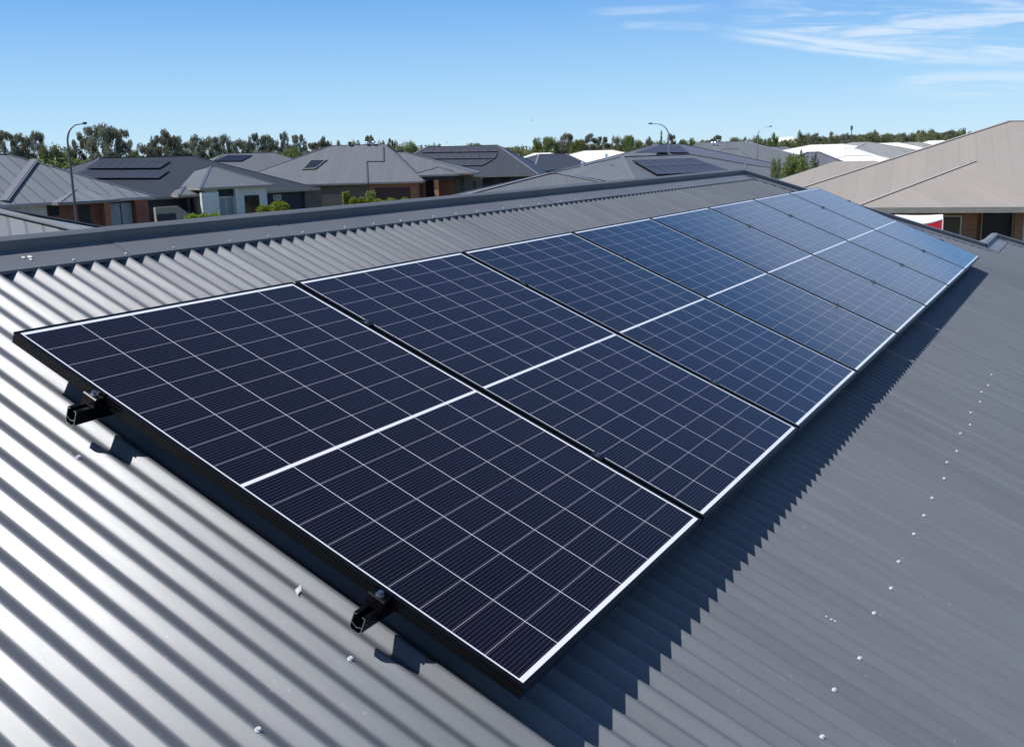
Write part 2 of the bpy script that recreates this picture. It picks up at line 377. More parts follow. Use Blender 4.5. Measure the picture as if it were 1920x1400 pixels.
# ridge capping: flange on the crests, a step, and a rounded top; both sides
def capping(pts, left_n, right_n, name, w=0.138, step=0.035, top=0.039):
    """pts: polyline of the ridge in world; left_n/right_n: unit vectors down each slope; flange rests on the crests"""
    mb = MB(); a, b = [Vector(p) for p in pts]
    d = (b - a).normalized()
    up = Vector((0, 0, 1))
    def prof(side, s0):
        nn = d.cross(side).normalized()
        if nn.z < 0: nn = -nn
        crest = AMP + 0.0015
        P = []
        P.append(side * (s0 + w + 0.001) + nn * (crest - 0.010))
        P.append(side * (s0 + w) + nn * (crest + 0.001))
        P.append(side * s0 + nn * (crest + 0.001))
        P.append(side * (s0 - 0.003) + nn * (crest + step * 0.5))
        P.append(side * (s0 - 0.008) + nn * (crest + step))
        for k in range(1, 5):
            tt = k / 4
            P.append(side * ((s0 - 0.008) * (1 - tt)) + nn * (crest + step + (top - step) * math.sin(tt * math.pi / 2)))
        return P
    A = prof(left_n, 0.038); B = prof(right_n, 0.038)
    line = A + B[::-1][1:]
    th = 0.0012
    for i in range(len(line) - 1):
        p, q = line[i], line[i + 1]
        mb.face([a + p, a + q, b + q, b + p])
        dz = Vector((0, 0, -th))
        mb.face([a + p + dz, b + p + dz, b + q + dz, a + q + dz])
    for p0 in (a, b):
        for i in range(len(line) - 1): mb.face([p0 + line[i], p0 + line[i + 1], p0 + line[i + 1] + Vector((0, 0, -th)), p0 + line[i] + Vector((0, 0, -th))])
    return mb
def mk_cap(a, b, l, r, **kw):
    o = capping((a, b), l, r, 'ridge_capping', **kw).build('ridge_capping', M_cap, house, weld=False); return o
dF = Vector((0, -CA, -SA)); dB = Vector((0, CA, -SA))
ridge_a = Vector((-6.0, RY, RZ)); ridge_b = Vector((U_H, RY, RZ))
cap1 = mk_cap(ridge_a, ridge_b + Vector((0.04, 0, 0)), dF, dB)
def hipcap(a, b, sl, sr):
    """hip capping: flanges lie in the two slopes whose downhill unit vectors are sl, sr"""
    d = (b - a).normalized()
    def side(s, other):
        n = Vector((s.x * -1, s.y * -1, 0)); n = Vector((s.x, s.y, 0)).normalized() * SA + Vector((0, 0, CA))
        t = d.cross(n).normalized()
        if t.dot(other - s) > 0: t = -t
        return t
    return mk_cap(a, b, side(sl, sr), side(sr, sl))
hip_end = s2w(U_W0, V_W, HN)
hip1 = hipcap(ridge_b, hip_end, dF, dn)
wing_b = Vector((U_W1, wingO.y, wingO.z))
cap2 = mk_cap(hip_end, wing_b + Vector((0.04, 0, 0)), dF, bk)
hip2 = hipcap(wing_b, s2w(U_W1 + 3.2, V_W + 3.2 / CA, HN), dF, dn)
hip3 = hipcap(ridge_b, ridge_b + Vector((4.4, 4.4, -4.4 * math.tan(ROOF_A))), dB, dn)
# screws
def screw_mesh():
    mb = MB(); mb.tube([(0, 0, 0), (0, 0, 0.0025)], 0.0085, 12); mb.tube([(0, 0, 0.0025), (0, 0, 0.0085)], [0.0065, 0.006], 6); return mb
sc = screw_mesh().build('screw', M_screw, front); sc.location = (0, 0, 0)
us = []
k = 0
RIB0 = 0.045
rows = (2.29, 1.37, 0.45, 3.21, 4.13)
cols = []
i = -70; pat = [3, 3, 4]; pi = 0
i = -36
start = int(round((0.66 - RIB0) / PIT))      # crest index of a measured screw
idx = [start]; pt = [3, 3, 4]
j = 0
while RIB0 + idx[-1] * PIT < 7.5: idx.append(idx[-1] + pt[j % 3]); j += 1
j = 2
while RIB0 + idx[0] * PIT > -1.5: idx.insert(0, idx[0] - pt[j % 3]); j -= 1
first = True
for r, v in enumerate(rows):
    for ii in idx:
        u = RIB0 + ii * PIT
        if v < 1.9 and u > 0.05: continue
        if v > 3 and u < -0.2: continue
        if (r > 2 and u > 3.0) or u > 5.3: continue
        o = sc if first else sc.copy()
        if not first: col.objects.link(o); o.parent = front
        first = False
        o.location = (u, -(v + 0.012 * math.sin(ii * 7.3)), HN + AMP - 0.001); o.scale = (.82, .82, .82)
capscr = sc.copy(); col.objects.link(capscr); capscr.parent = cap1
nF = Vector((0, -SA, CA))
first = True
for ii in idx:
    u = RIB0 + ii * PIT
    if u > 5 or u < 0.2: continue
    o = capscr if first else capscr.copy()
    if not first: col.objects.link(o); o.parent = cap1
    first = False
    o.location = ridge_a * 0 + Vector((u, RY, RZ)) + dF * 0.160 + nF * (AMP + 0.003); o.rotation_euler = SLOPE; o.scale = (.62, .62, .6)
mb = MB()
for (du, dv, r) in ((0, 0, 0.007), (0.014, 0.02, 0.006), (0.024, 0.002, 0.0095)):
    mb.dome((du, -dv, 0), r, h=r * 0.35)
blob = mb.build('pale_dab', mat('pale_cream', (0.85, 0.80, 0.68), 0.5), cap1, smooth=True)  # cluster of three small pale domes on the ridge flange
blob.location = Vector((0.50, RY, RZ)) + dF * 0.10 + nF * (AMP + 0.004); blob.rotation_euler = SLOPE
# gutter, fascia and walls under the eave
ev = s2w(0, V_E, HN); mb = MB(); mb.box(-6.0, 15.6, ev.y - 0.13, ev.y - 0.02, ev.z - 0.14, ev.z - 0.03); mb.build('gutter', M_cap, house)
mb = MB(); mb.box(-5.5, 13.4, ev.y + 0.55, RY + 4.4, 0, ev.z - 0.12); mb.build('wall', M_brick_br, house)

for u in (0.9, 4.35):
    mb = MB()
    for side in (dF,):
        nn = nF
        q = [side * 0.177 + nn * (AMP - 0.008), side * 0.177 + nn * (AMP + 0.0045), side * 0.039 + nn * (AMP + 0.0045), side * 0.036 + nn * (AMP + 0.021), side * 0.031 + nn * (AMP + 0.0385), side * 0.0 + nn * (AMP + 0.0425)]
        A = [Vector((u, RY, RZ)) + p for p in q]; B = [p + Vector((0.9 if u < 1 else 1.1, 0, 0)) for p in A]
        for k in range(len(q) - 1): mb.face([A[k], B[k], B[k + 1], A[k + 1]])
    mb.build('capping_lap', M_cap, cap1)
def dropping(x, y, r, label):
    d = ray(x, y); n = nF; o = s2w(0, 0, HN + 0.0035); k = (o - CAMV).dot(n) / d.dot(n); p = CAMV + d * k
    rng = random.Random(int(x)); mb = MB()
    for _ in range(5): mb.dome((rng.uniform(-r, r) * .5, rng.uniform(-r, r) * 1.6, 0), r * rng.uniform(.25, .55), h=r * .16, n=8, m=2)
    o = mb.build('bird_dropping', mat('dried_dropping', (0.5, 0.48, 0.38), 0.8), None); o.location = p; o.rotation_euler = SLOPE
    tag(o, label, 'bird dropping')
dropping(1557, 1158, 0.011, 'dried pale bird dropping on the right slope left of the screw row')
dropping(1600, 1012, 0.009, 'small pale smear on the right slope beyond the shadow edge')
# small loose flake on the sheeting
mb = MB(); mb.face([(0, 0, 0), (0.018, 0.004, 0.002), (0.028, 0.016, 0.006), (0.006, 0.014, 0.003)]); mb.face([(0, 0, -.001), (0.006, 0.014, .002), (0.028, 0.016, .005), (0.018, 0.004, .001)])
fl = mb.build('leaf_flake', mat('bleached_flake', (0.85, 0.84, 0.8), 0.6), None)
fl.location = s2w(-0.043, 1.14, HN + AMP + 0.002); fl.rotation_euler = SLOPE
tag(fl, 'tiny bleached white flake lying on the corrugated roof left of the nearest panel', 'debris')

# ---------------------------------------------------------------- solar panels
PW, PH, GAP = 1.134, 1.722, 0.020
def panel_material():
    m = bpy.data.materials.new('solar_cells_under_glass'); m.use_nodes = True; t = m.node_tree; b = t.nodes['Principled BSDF']
    tcn = t.nodes.new('ShaderNodeTexCoord'); sp = t.nodes.new('ShaderNodeSeparateXYZ'); t.links.new(tcn.outputs['Object'], sp.inputs[0])
    x = sp.outputs[0]; y = math_(t, 'MULTIPLY', sp.outputs[1], -1.0)
    mxl, mxr, my, mid = 0.0155, 0.0185, 0.0235, 0.011
    cw = (PW - mxl - mxr) / 6; half = (PH - 2 * my - mid) / 2; rh = half / 9
    xs = math_(t, 'DIVIDE', math_(t, 'SUBTRACT', x, mxl), cw)
    fx = math_(t, 'FRACT', xs)
    gx = math_(t, 'GREATER_THAN', math_(t, 'ABSOLUTE', math_(t, 'SUBTRACT', fx, 0.5)), 0.5 - 0.0013 / cw)
    # fold y about the middle
    yc = math_(t, 'SUBTRACT', math_(t, 'ABSOLUTE', math_(t, 'SUBTRACT', y, PH / 2)), mid / 2)
    ys = math_(t, 'DIVIDE', yc, rh); fy = math_(t, 'FRACT', ys)
    gy = math_(t, 'GREATER_THAN', math_(t, 'ABSOLUTE', math_(t, 'SUBTRACT', fy, 0.5)), 0.5 - 0.0009 / rh)
    centre = math_(t, 'LESS_THAN', yc, 0.0)
    ends = math_(t, 'GREATER_THAN', yc, half)
    l = math_(t, 'LESS_THAN', x, mxl); r = math_(t, 'GREATER_THAN', x, PW - mxr)
    solid = math_(t, 'MAXIMUM', math_(t, 'MAXIMUM', centre, ends), math_(t, 'MAXIMUM', l, r))
    # wires across each cell
    fb = math_(t, 'FRACT', math_(t, 'DIVIDE', yc, rh / 9))
    wire = math_(t, 'LESS_THAN', math_(t, 'ABSOLUTE', math_(t, 'SUBTRACT', fb, 0.5)), 0.075)
    # cell tone
    cell = math_(t, 'ADD', math_(t, 'FLOOR', xs), math_(t, 'MULTIPLY', math_(t, 'FLOOR', math_(t, 'DIVIDE', y, rh)), 7.13))
    oi = t.nodes.new('ShaderNodeObjectInfo')
    wn = nd(t, 'ShaderNodeTexWhiteNoise', noise_dimensions='1D'); t.links.new(math_(t, 'ADD', cell, math_(t, 'MULTIPLY', oi.outputs['Random'], 50)), wn.inputs['W'])
    n = nd(t, 'ShaderNodeTexNoise', inp={'Scale': 2.2, 'Detail': 3.0}); t.links.new(tcn.outputs['Object'], n.inputs['Vector'])
    f = math_(t, 'ADD', math_(t, 'MULTIPLY', wn.outputs[0], 0.5), math_(t, 'MULTIPLY', n.outputs[0], 0.5))
    cc = ramp(t, f, [(0.2, (0.0026, 0.0014, 0.0048)), (0.8, (0.0046, 0.0023, 0.0075))])
    c = mixc(t, math_(t, 'MULTIPLY', wire, 0.4), cc, (0.12, 0.10, 0.16))
    c = mixc(t, math_(t, 'MULTIPLY', gy, 0.55), c, (0.55, 0.52, 0.62))
    c = mixc(t, math_(t, 'MULTIPLY', gx, 1.0), c, (0.62, 0.60, 0.66))
    c = mixc(t, solid, c, (0.80, 0.82, 0.84))
    t.links.new(c, b.inputs['Base Color'])
    # smears of dust on the glass
    n4 = nd(t, 'ShaderNodeTexNoise', inp={'Scale': 5.0, 'Detail': 6.0, 'Roughness': 0.65}); t.links.new(tcn.outputs['Object'], n4.inputs['Vector'])
    mr = nd(t, 'ShaderNodeMapRange', inp={1: 0.35, 2: 0.75, 3: 0.06, 4: 0.13}); t.links.new(n4.outputs[0], mr.inputs[0]); t.links.new(mr.outputs[0], b.inputs['Roughness'])
    b.inputs['Coat Weight'].default_value = 0.42; b.inputs['Coat Roughness'].default_value = 0.05; b.inputs['Coat IOR'].default_value = 1.5
    b.inputs['IOR'].default_value = 1.5; b.inputs['Specular IOR Level'].default_value = 0.16
    return m
M_cells = panel_material()
proto = empty('solar_panel', s2w(0, 0, 0), SLOPE)
W, L = PW, PH
LIP, TH = 0.0105, 0.032
def frame_mb():
    mb = MB(); X, Z = Vector((1, 0, 0)), Vector((0, 0, 1))
    # frame section: x outwards-in from the outer face, z
    sec = [(0, -TH), (0, -0.0265), (0.0012, -0.026), (0.0012, -0.0235), (0, -0.023), (0, -0.0105), (0.0012, -0.010), (0.0012, -0.0075), (0, -0.007), (0, -0.0008), (0.0008, 0.0008), (LIP, 0.0008), (LIP, -0.002), (0.0025, -0.002), (0.0025, -TH + 0.002), (0.026, -TH + 0.002), (0.026, -TH)]
    cor = [Vector((0, 0, 0)), Vector((0, -L, 0)), Vector((W, -L, 0)), Vector((W, 0, 0))]
    ins = [Vector((1, -1, 0)), Vector((1, 1, 0)), Vector((-1, 1, 0)), Vector((-1, -1, 0))]
    n = len(sec)
    for a in range(4):
        b2 = (a + 1) % 4
        for k in range(n):
            l = (k + 1) % n
            P = lambda c, s: cor[c] + ins[c] * s[0] + Z * s[1]
            mb.face([P(a, sec[k]), P(b2, sec[k]), P(b2, sec[l]), P(a, sec[l])])
    return mb
frame_mb().build('frame', M_black, proto, weld=True)
mb = MB(); mb.box(0.003, W - 0.003, -L + 0.003, -0.003, -0.0065, -0.0005)
mb.build('glass', M_cells, proto)
mb = MB(); mb.box(W / 2 - 0.05, W / 2 + 0.05, -L / 2 - 0.03, -L / 2 + 0.03, -0.024, -0.0068); mb.build('junction_box', M_rubber, proto)
plabels = ['nearest solar panel, at the left end of the row, its black side frame showing',
    'second solar panel from the near end, touching the nearest one', 'third solar panel from the near end of the row',
    'fourth solar panel from the near end, halfway along the row', 'fifth solar panel from the near end, just past halfway',
    'third solar panel from the far end, with pale blue sky reflected in it', 'solar panel next to the farthest one, bright blue with sky',
    'farthest solar panel of the row, its far edge against the beige roof']
for i in range(8):
    o = proto if i == 0 else copy_tree(proto)
    o.location = s2w(i * (PW + GAP), 0, 0.0)
    tag(o, plabels[i], 'solar panel', 'solar panels in a row on the corrugated roof')

# ---------------------------------------------------------------- rails with clamps
RV = (0.355, 1.332)
U_A, U_B = -0.078, 8 * PW + 7 * GAP + 0.10
def rail():
    mb = MB(); t = 0.0022
    # section in (y, z): a channel with a slotted top and an inner web
    h, w = 0.046, 0.034
    z1 = -TH - 0.001; z0 = z1 - h
    outer = [(-w/2, z0 + 0.006), (-w/2 + 0.006, z0), (w/2 - 0.006, z0), (w/2, z0 + 0.006), (w/2, z1), (w/2 - 0.010, z1), (w/2 - 0.010, z1 - t), (w/2 - t, z1 - t), (w/2 - t, z0 + 0.020), (0.0, z0 + 0.014), (-w/2 + t, z0 + 0.020), (-w/2 + t, z1 - t), (-w/2 + 0.010, z1 - t), (-w/2 + 0.010, z1), (-w/2, z1)]
    inner = [(-w/2 + t, z0 + 0.0075), (-w/2 + 0.0075, z0 + t), (w/2 - 0.0075, z0 + t), (w/2 - t, z0 + 0.0075), (w/2 - t, z0 + 0.020 - t), (0, z0 + 0.014 - t), (-w/2 + t, z0 + 0.020 - t)]
    P = lambda u, s: (u, s[0], s[1])
    for loop, flip in ((outer, 1), (inner, -1)):
        n = len(loop)
        for k in range(n):
            l = (k + 1) % n; q = [P(U_A, loop[k]), P(U_B, loop[k]), P(U_B, loop[l]), P(U_A, loop[l])]
            mb.face(q[::-1] if flip > 0 else q)
    # sawn ends: silver strips between neighbouring outline points
    def strip(u, a, b, c, d): mb.face([P(u, a), P(u, b), P(u, c), P(u, d)], 1)
    for u in (U_A, U_B):
        o, q = outer, inner
        strip(u, o[0], o[1], q[1], q[0]); strip(u, o[1], o[2], q[2], q[1]); strip(u, o[2], o[3], q[3], q[2])
        strip(u, o[3], o[8], q[4], q[3]); strip(u, o[3], o[4], (w/2 - t, z1), o[8]); strip(u, (w/2 - t, z1), o[5], o[6], o[7])
        strip(u, o[8], o[9], q[5], q[4]); strip(u, o[9], o[10], q[6], q[5]); strip(u, o[10], o[0], q[0], q[6])
        strip(u, o[10], (-w/2 + t, z1), o[14], o[0]); strip(u, (-w/2 + t, z1), o[13], o[12], o[11])
    return mb
def bolt(mb, x, z, r=0.0085):
    mb.tube([(x, 0, z), (x, 0, z + 0.002)], r * 1.25, 14); mb.tube([(x, 0, z + 0.002), (x, 0, z + 0.010)], r * 0.85, 6); mb.tube([(x, 0, z + .0095), (x, 0, z + 0.0102)], r * 0.4, 6)
def rail_thing(v, label):
    root = empty('mounting_rail', s2w(0, v, 0), SLOPE); tag(root, label, 'mounting rail', 'black rails under the solar panels')
    rail().build('rail', [M_black, M_alu], root)
    for s, x in ((-1, 0.0), (1, 8 * PW + 7 * GAP)):
        mb = MB(); y0, y1 = -0.024, 0.024
        prof = [(0.002, -TH), (0.034, -TH), (0.034, -TH + 0.003), (0.030, -TH + 0.003), (0.030, -0.0075), (0.027, -0.0045), (0.005, -0.0045), (0.005, 0.0035), (-0.007, 0.0035), (-0.007, 0.0012), (0.002, 0.0012)]
        pr_ = [(x + s * p[0], p[1]) for p in prof]
        mb.prism(pr_, (0, y0, 0), (0, y1, 0), Vector((1, 0, 0)), Vector((0, 0, 1)), 0, 0)
        c = mb.build('end_clamp', M_black, root, weld=True)
        mb = MB(); bolt(mb, x + s * 0.017, -0.0045); mb.tube([(x + s * 0.017, 0, -TH), (x + s * 0.017, 0, -0.008)], 0.004, 8); mb.build('bolt', M_steel, c)
    for k in range(1, 8):
        x = k * (PW + GAP) - GAP / 2
        mb = MB(); mb.box(x - 0.017, x + 0.017, -0.02, 0.02, 0.001, 0.0045); mb.box(x - 0.006, x + 0.006, -0.019, 0.019, -TH, 0.001)
        c = mb.build('mid_clamp', M_black, root)
        mb = MB(); bolt(mb, x, 0.0045, 0.007); mb.build('bolt', M_steel, c)
    x = 0.02 + PIT * 1.2
    x = 0.045 + 2 * PIT
    while x < U_B - 0.1:
        mb = MB(); zc = HN + AMP + 0.001
        mb.box(x - 0.02, x + 0.02, 0.017, 0.023, zc, -TH - 0.006); mb.box(x - 0.02, x + 0.02, 0.023, 0.062, zc, zc + 0.005)
        mb.tube([(x, 0.043, zc + 0.005), (x, 0.043, zc + 0.012)], 0.007, 6)
        mb.build('roof_foot', M_black, root); x += 12 * PIT
    return root
rail_thing(RV[0], 'upper black mounting rail with sawn end sticking out left of the nearest panel')
rail_thing(RV[1], 'lower black mounting rail with sawn end sticking out near the nearest panel bottom corner')

# ================================================================ the suburb
# ---------------------------------------------------------------- ground, street
def sheet_obj(name, x0, x1, y0, y1, z, m, kind='structure'):
    mb = MB(); mb.face([(x0, y0, z), (x1, y0, z), (x1, y1, z), (x0, y1, z)], uv=[(x0, y0), (x1, y0), (x1, y1), (x0, y1)]); return tag(mb.build(name, m), kind=kind)
M_ground = mat('dry_grass_ground', (0.10, 0.105, 0.045), 0.95, var=0.35, scale=0.15, c2=(0.13, 0.115, 0.06))
sheet_obj('ground', -2500, 2500, -2500, 2500, 0.0, M_ground)
M_asph = mat('asphalt', (0.05, 0.05, 0.052), 0.9, var=0.2, scale=0.8)
M_conc = mat('concrete', (0.34, 0.33, 0.31), 0.85, var=0.12, scale=0.7)
def strip(name, a, b, w, z, m, h=0.0):
    a = Vector((a[0], a[1], 0)); b = Vector((b[0], b[1], 0)); d = (b - a).normalized(); n = Vector((-d.y, d.x, 0)) * w / 2
    mb = MB()
    if h: mb.prism([(-w / 2, z), (w / 2, z), (w / 2, z + h), (-w / 2, z + h)], a, b, Vector((-d.y, d.x, 0)), Vector((0, 0, 1)))
    else: mb.face([(a - n) + Vector((0, 0, z)), (b - n) + Vector((0, 0, z)), (b + n) + Vector((0, 0, z)), (a + n) + Vector((0, 0, z))])
    return tag(mb.build(name, m), kind='structure')
RA, RB = at(-700, 470, d=66), at(1150, 380, d=82)
RA = (RA.x, RA.y); RB = (RB.x, RB.y)
strip('road', RA, RB, 7.5, 0.004, M_asph)
dv = Vector((RB[0] - RA[0], RB[1] - RA[1])).normalized(); nv = Vector((-dv.y, dv.x))
for s in (-1, 1):
    o = nv * (s * 3.9)
    strip('kerb', (RA[0] + o.x, RA[1] + o.y), (RB[0] + o.x, RB[1] + o.y), 0.25, 0.0, M_conc, 0.13)
    o = nv * (s * 6.5)
    strip('footpath', (RA[0] + o.x, RA[1] + o.y), (RB[0] + o.x, RB[1] + o.y), 1.4, 0.012, M_conc)

# ---------------------------------------------------------------- houses
class House:
    """frame: origin under the left end of the front eave line; s along the eave, t inwards, z up"""
    def __init__(s, label, A, B, cat='house', name='house', group=None):
        a = at(A[0], A[1], d=A[2]); b = at(B[0], B[1], d=B[2])
        s.o = Vector((a.x, a.y, 0)); e = Vector((b.x - a.x, b.y - a.y, 0)); s.e = e.normalized(); s.len = e.length
        n = Vector((-s.e.y, s.e.x, 0))
        if n.dot(Vector((a.x, a.y, 0)) - Vector((CAM[0], CAM[1], 0))) < 0: n = -n
        s.n = n; s.ze = (a.z + b.z) / 2
        s.root = empty(name, s.o, (0, 0, math.atan2(s.e.y, s.e.x)))
        tag(s.root, label, cat, group)
        s.flip = (Vector((0, 0, 1)).cross(s.e)).dot(n) > 0
    def pt(s, S, T, Z):      # local coordinates for child meshes
        return Vector((S, T if s.flip else -T, Z))
    def px(s, x, y, t):      # (s, z) where the line of sight meets the vertical plane t
        d = ray(x, y); c = CAMV - s.o; k = (t - c.dot(s.n)) / d.dot(s.n); p = c + d * k
        return p.dot(s.e), p.z
    def onslope(s, x, y, t0, z0, tz, off=0.12):  # on the front slope rising tz per metre
        d = ray(x, y); c = CAMV - s.o
        # z = z0 + off + (t - t0) * tz
        k = (z0 + off + (c.dot(s.n) - t0) * tz - c.z) / (d.z - d.dot(s.n) * tz); p = c + d * k
        return s.pt(p.dot(s.e), p.dot(s.n), p.z), (p.dot(s.e), p.dot(s.n), p.z)
    def roof(s, s0, s1, t0, t1, zf, ra, rb, m, capm_=None, back=None, fasc=0.18, gm=None, cap=True, cw=0.24, ch=0.02):
        """front eave s0..s1 at t0, back eave at t1, ridge from ra=(s,t,z) to rb=(s,t,z)"""
        P = s.pt; mb = MB()
        FL, FR, BR, BL = P(s0, t0, zf), P(s1, t0, zf), P(s1, t1, zf), P(s0, t1, zf)
        A, B = P(*ra), P(*rb)
        one = (A - B).length < 0.05
        def fc(pts):
            if len(set(tuple(round(c, 4) for c in p) for p in pts)) < 3: return
            n = (Vector(pts[1]) - Vector(pts[0])).cross(Vector(pts[2]) - Vector(pts[0]))
            if n.z < 0: pts = pts[::-1]
            mb.face(pts)
        fc([FL, FR, B, A] if not one else [FL, FR, A]); fc([FR, BR, B]); fc([BR, BL, A, B] if not one else [BR, BL, A]); fc([BL, FL, A])
        r = mb.build('roof', m, s.root)
        # fascia with gutter and soffit
        mb = MB(); g = 0.10; f = fasc
        for a, b in ((FL, FR), (FR, BR), (BR, BL), (BL, FL)):
            mb.bar(a, b, 0.12, f, lift=-f - 0.004)
        mb.build('gutter', gm or M_greytrim, s.root)
        mb = MB(); z = Vector((0, 0, -f * 0.6)); mb.face([FL + z, BL + z, BR + z, FR + z]); mb.build('soffit', M_tan, s.root)
        if cap:
            mb = MB()
            segs = [(FL, A), (FR, B), (BR, B), (BL, A)] + ([] if one else [(A, B)])
            for a, b in segs:
                if (a - b).length > 0.1: mb.bar(a, b, cw, ch, lift=0.006)
            mb.build('ridge_capping', capm_ or m, r)
        return r
    def box(s, name, s0, s1, t0, t1, z0, z1, m, parent=None):
        a = s.pt(s0, t0, z0); b = s.pt(s1, t1, z1); mb = MB(); mb.box(a.x, b.x, a.y, b.y, a.z, b.z); return mb.build(name, m, parent or s.root)
    def wall(s, s0, s1, t0, t1, z1, m): return s.box('wall', s0, s1, t0, t1, 0, z1, m)
    def rect(s, x0, y0, x1, y1, t):
        a = s.px(x0, (y0 + y1) / 2, t)[0]; b = s.px(x1, (y0 + y1) / 2, t)[0]
        za = s.px((x0 + x1) / 2, y0, t)[1]; zb = s.px((x0 + x1) / 2, y1, t)[1]
        return min(a, b), max(a, b), min(za, zb), max(za, zb)
    def window(s, x0, y0, x1, y1, t, z0=None, glass=None, frame=None, n=2, name='window'):
        a, b, za, zb = s.rect(x0, y0, x1, y1, t)
        if z0 is not None: za = z0
        fw = 0.06; mb = MB()
        def q(s0, s1, c, d, z0_, z1_):
            p, r = s.pt(s0, c, z0_), s.pt(s1, d, z1_); mb.box(p.x, r.x, p.y, r.y, p.z, r.z)
        q(a, a + fw, t - 0.05, t + 0.02, za, zb); q(b - fw, b, t - 0.05, t + 0.02, za, zb)
        q(a + fw, b - fw, t - 0.05, t + 0.02, zb - fw, zb); q(a + fw, b - fw, t - 0.05, t + 0.02, za, za + fw)
        for k in range(1, n):
            c = a + (b - a) * k / n; q(c - fw / 2, c + fw / 2, t - 0.045, t + 0.02, za + fw, zb - fw)
        w = mb.build(name, frame or M_white, s.root)
        mb = MB(); p, r = s.pt(a + fw, t - 0.02, za + fw), s.pt(b - fw, t - 0.012, zb - fw); mb.box(p.x, r.x, p.y, r.y, p.z, r.z); mb.build('pane', glass or M_glass, w)
        return w
    def slab(s, name, x0, y0, x1, y1, t, m, th=0.08, z0=None, z1=None, ribs=0):
        a, b, za, zb = s.rect(x0, y0, x1, y1, t)
        if z0 is not None: za = z0
        if z1 is not None: zb = z1
        mb = MB(); p, r = s.pt(a, t - th, za), s.pt(b, t + 0.03, zb); mb.box(p.x, r.x, p.y, r.y, p.z, r.z)
        for k in range(1, ribs):
            z = za + (zb - za) * k / ribs; p, r = s.pt(a + .03, t - th - 0.012, z - 0.02), s.pt(b - .03, t - th, z + 0.02); mb.box(p.x, r.x, p.y, r.y, p.z, r.z)
        return mb.build(name, m, s.root)
M_pv = mat('far_solar_glass', (0.02, 0.022, 0.045), 0.22, var=0.25, scale=0.6, spec=0.8)
M_pvl = mat('far_solar_glass_pale', (0.05, 0.05, 0.065), 0.42, var=0.2, scale=0.6, spec=0.9)
ORD = ['leftmost', 'second', 'third', 'fourth', 'fifth', 'sixth', 'seventh', 'eighth', 'ninth']
def far_array(h, quad, t0, z0, tz, n, label, group, m=None, off=0.14, rows=1):
    """quad: four pixels tl, tr, br, bl of an array lying on the front slope; split into n panels"""
    C4 = [h.onslope(x, y, t0, z0, tz, off)[0] for x, y in quad]
    W2 = [h.root.matrix_basis @ p for p in C4]
    proto_ = None
    e = (W2[1] - W2[0]); e2 = (W2[3] - W2[0])
    for r in range(rows):
        for k in range(n):
            g = 0.012
            def bl(u, v): return (W2[0] * (1 - u) + W2[1] * u) * (1 - v) + (W2[3] * (1 - u) + W2[2] * u) * v
            u0, u1 = k / n + g / n, (k + 1) / n - g / n; v0, v1 = r / rows + g / rows, (r + 1) / rows - g / rows
            q = [bl(u0, v0), bl(u1, v0), bl(u1, v1), bl(u0, v1)]; c = sum(q, Vector()) / 4
            nrm = (q[1] - q[0]).cross(q[3] - q[0]).normalized()
            if nrm.z < 0: nrm = -nrm
            root = empty('solar_panel', c)
            lb = (ORD[k] if k == 0 else ('rightmost' if k == n - 1 else ORD[k] + ' from left')) + (('', ' upper', ' lower')[r + 1] if rows > 1 else '') + ' ' + label
            tag(root, lb, 'solar panel', group)
            mb = MB(); top = [p - c for p in q]; bot = [p - c - nrm * 0.04 for p in q]
            for a in range(4): b = (a + 1) % 4; mb.face([top[a], top[b], bot[b], bot[a]])
            mb.face(bot); mb.build('frame', M_black, root)
            mb = MB(); mb.face([(p * 0.985) + nrm * 0.003 for p in top]); mb.build('glass', m or M_pv, root)

# -- H1: light grey ribbed roof over red brick, far left
h = House('brick house with light grey ribbed roof and small porch gable, at the left edge', (0, 381, 72), (290, 371, 77))
sR = h.len
s_r, z_r = h.px(14, 289, 7.0)
h.roof(-14, sR, 0, 14, h.ze, (-8, 7, z_r), (s_r, 7, z_r), M_r_light, capm('grey_cap', (0.20, 0.20, 0.22)), gm=mat('pale_gutter', (0.42, 0.40, 0.36), 0.5))
tz = (z_r - h.ze) / 7
# box gutter strip up the slope
for (xa, ya, xb, yb) in ((7, 378, 64, 301),):
    a, _ = h.onslope(xa, ya, 0, h.ze, tz, 0.02); b, _ = h.onslope(xb, yb, 0, h.ze, tz, 0.02)
    mb = MB(); mb.bar(a, b, 0.60, 0.06); mb.bar(a, b, 0.40, 0.10); mb.build('flashing', capm('violet_cap', (0.19, 0.19, 0.22)), h.root)
pa, pz = h.px(110, 377, -1.0); pb, _ = h.px(222, 373, -1.0); pp, ppz = h.px(148, 350, 2.2)
h.roof(pa, pb, -1.0, 5.4, h.ze - 0.02, (pp, 2.2, ppz), (pp + .02, 2.2, ppz), M_r_light, capm('grey_cap', (0.20, 0.20, 0.22)))
h.wall(-13.4, sR - 0.6, 0.6, 13.4, h.ze - 0.08, M_brick_red)
h.slab('rendered_wall', -60, 384, 88, 430, 0.6, M_creamw, z0=0, z1=h.ze - 0.12)
h.window(90, 385, 110, 405, 0.6, frame=M_dark)
h.slab('door', 149, 385, 169, 430, 0.6, M_dark, z0=0)
h.slab('pillar', 192, 384, 203, 430, 0.5, M_brick_or, th=0.4, z0=0, z1=h.ze - .13)
h.window(204, 379, 249, 420, 0.6, glass=M_blind, frame=M_dark, z0=0.3, n=2)
h.slab('pillar', 250, 376, 274, 430, 0.5, M_brick_red, th=0.4, z0=0, z1=h.ze - .13)

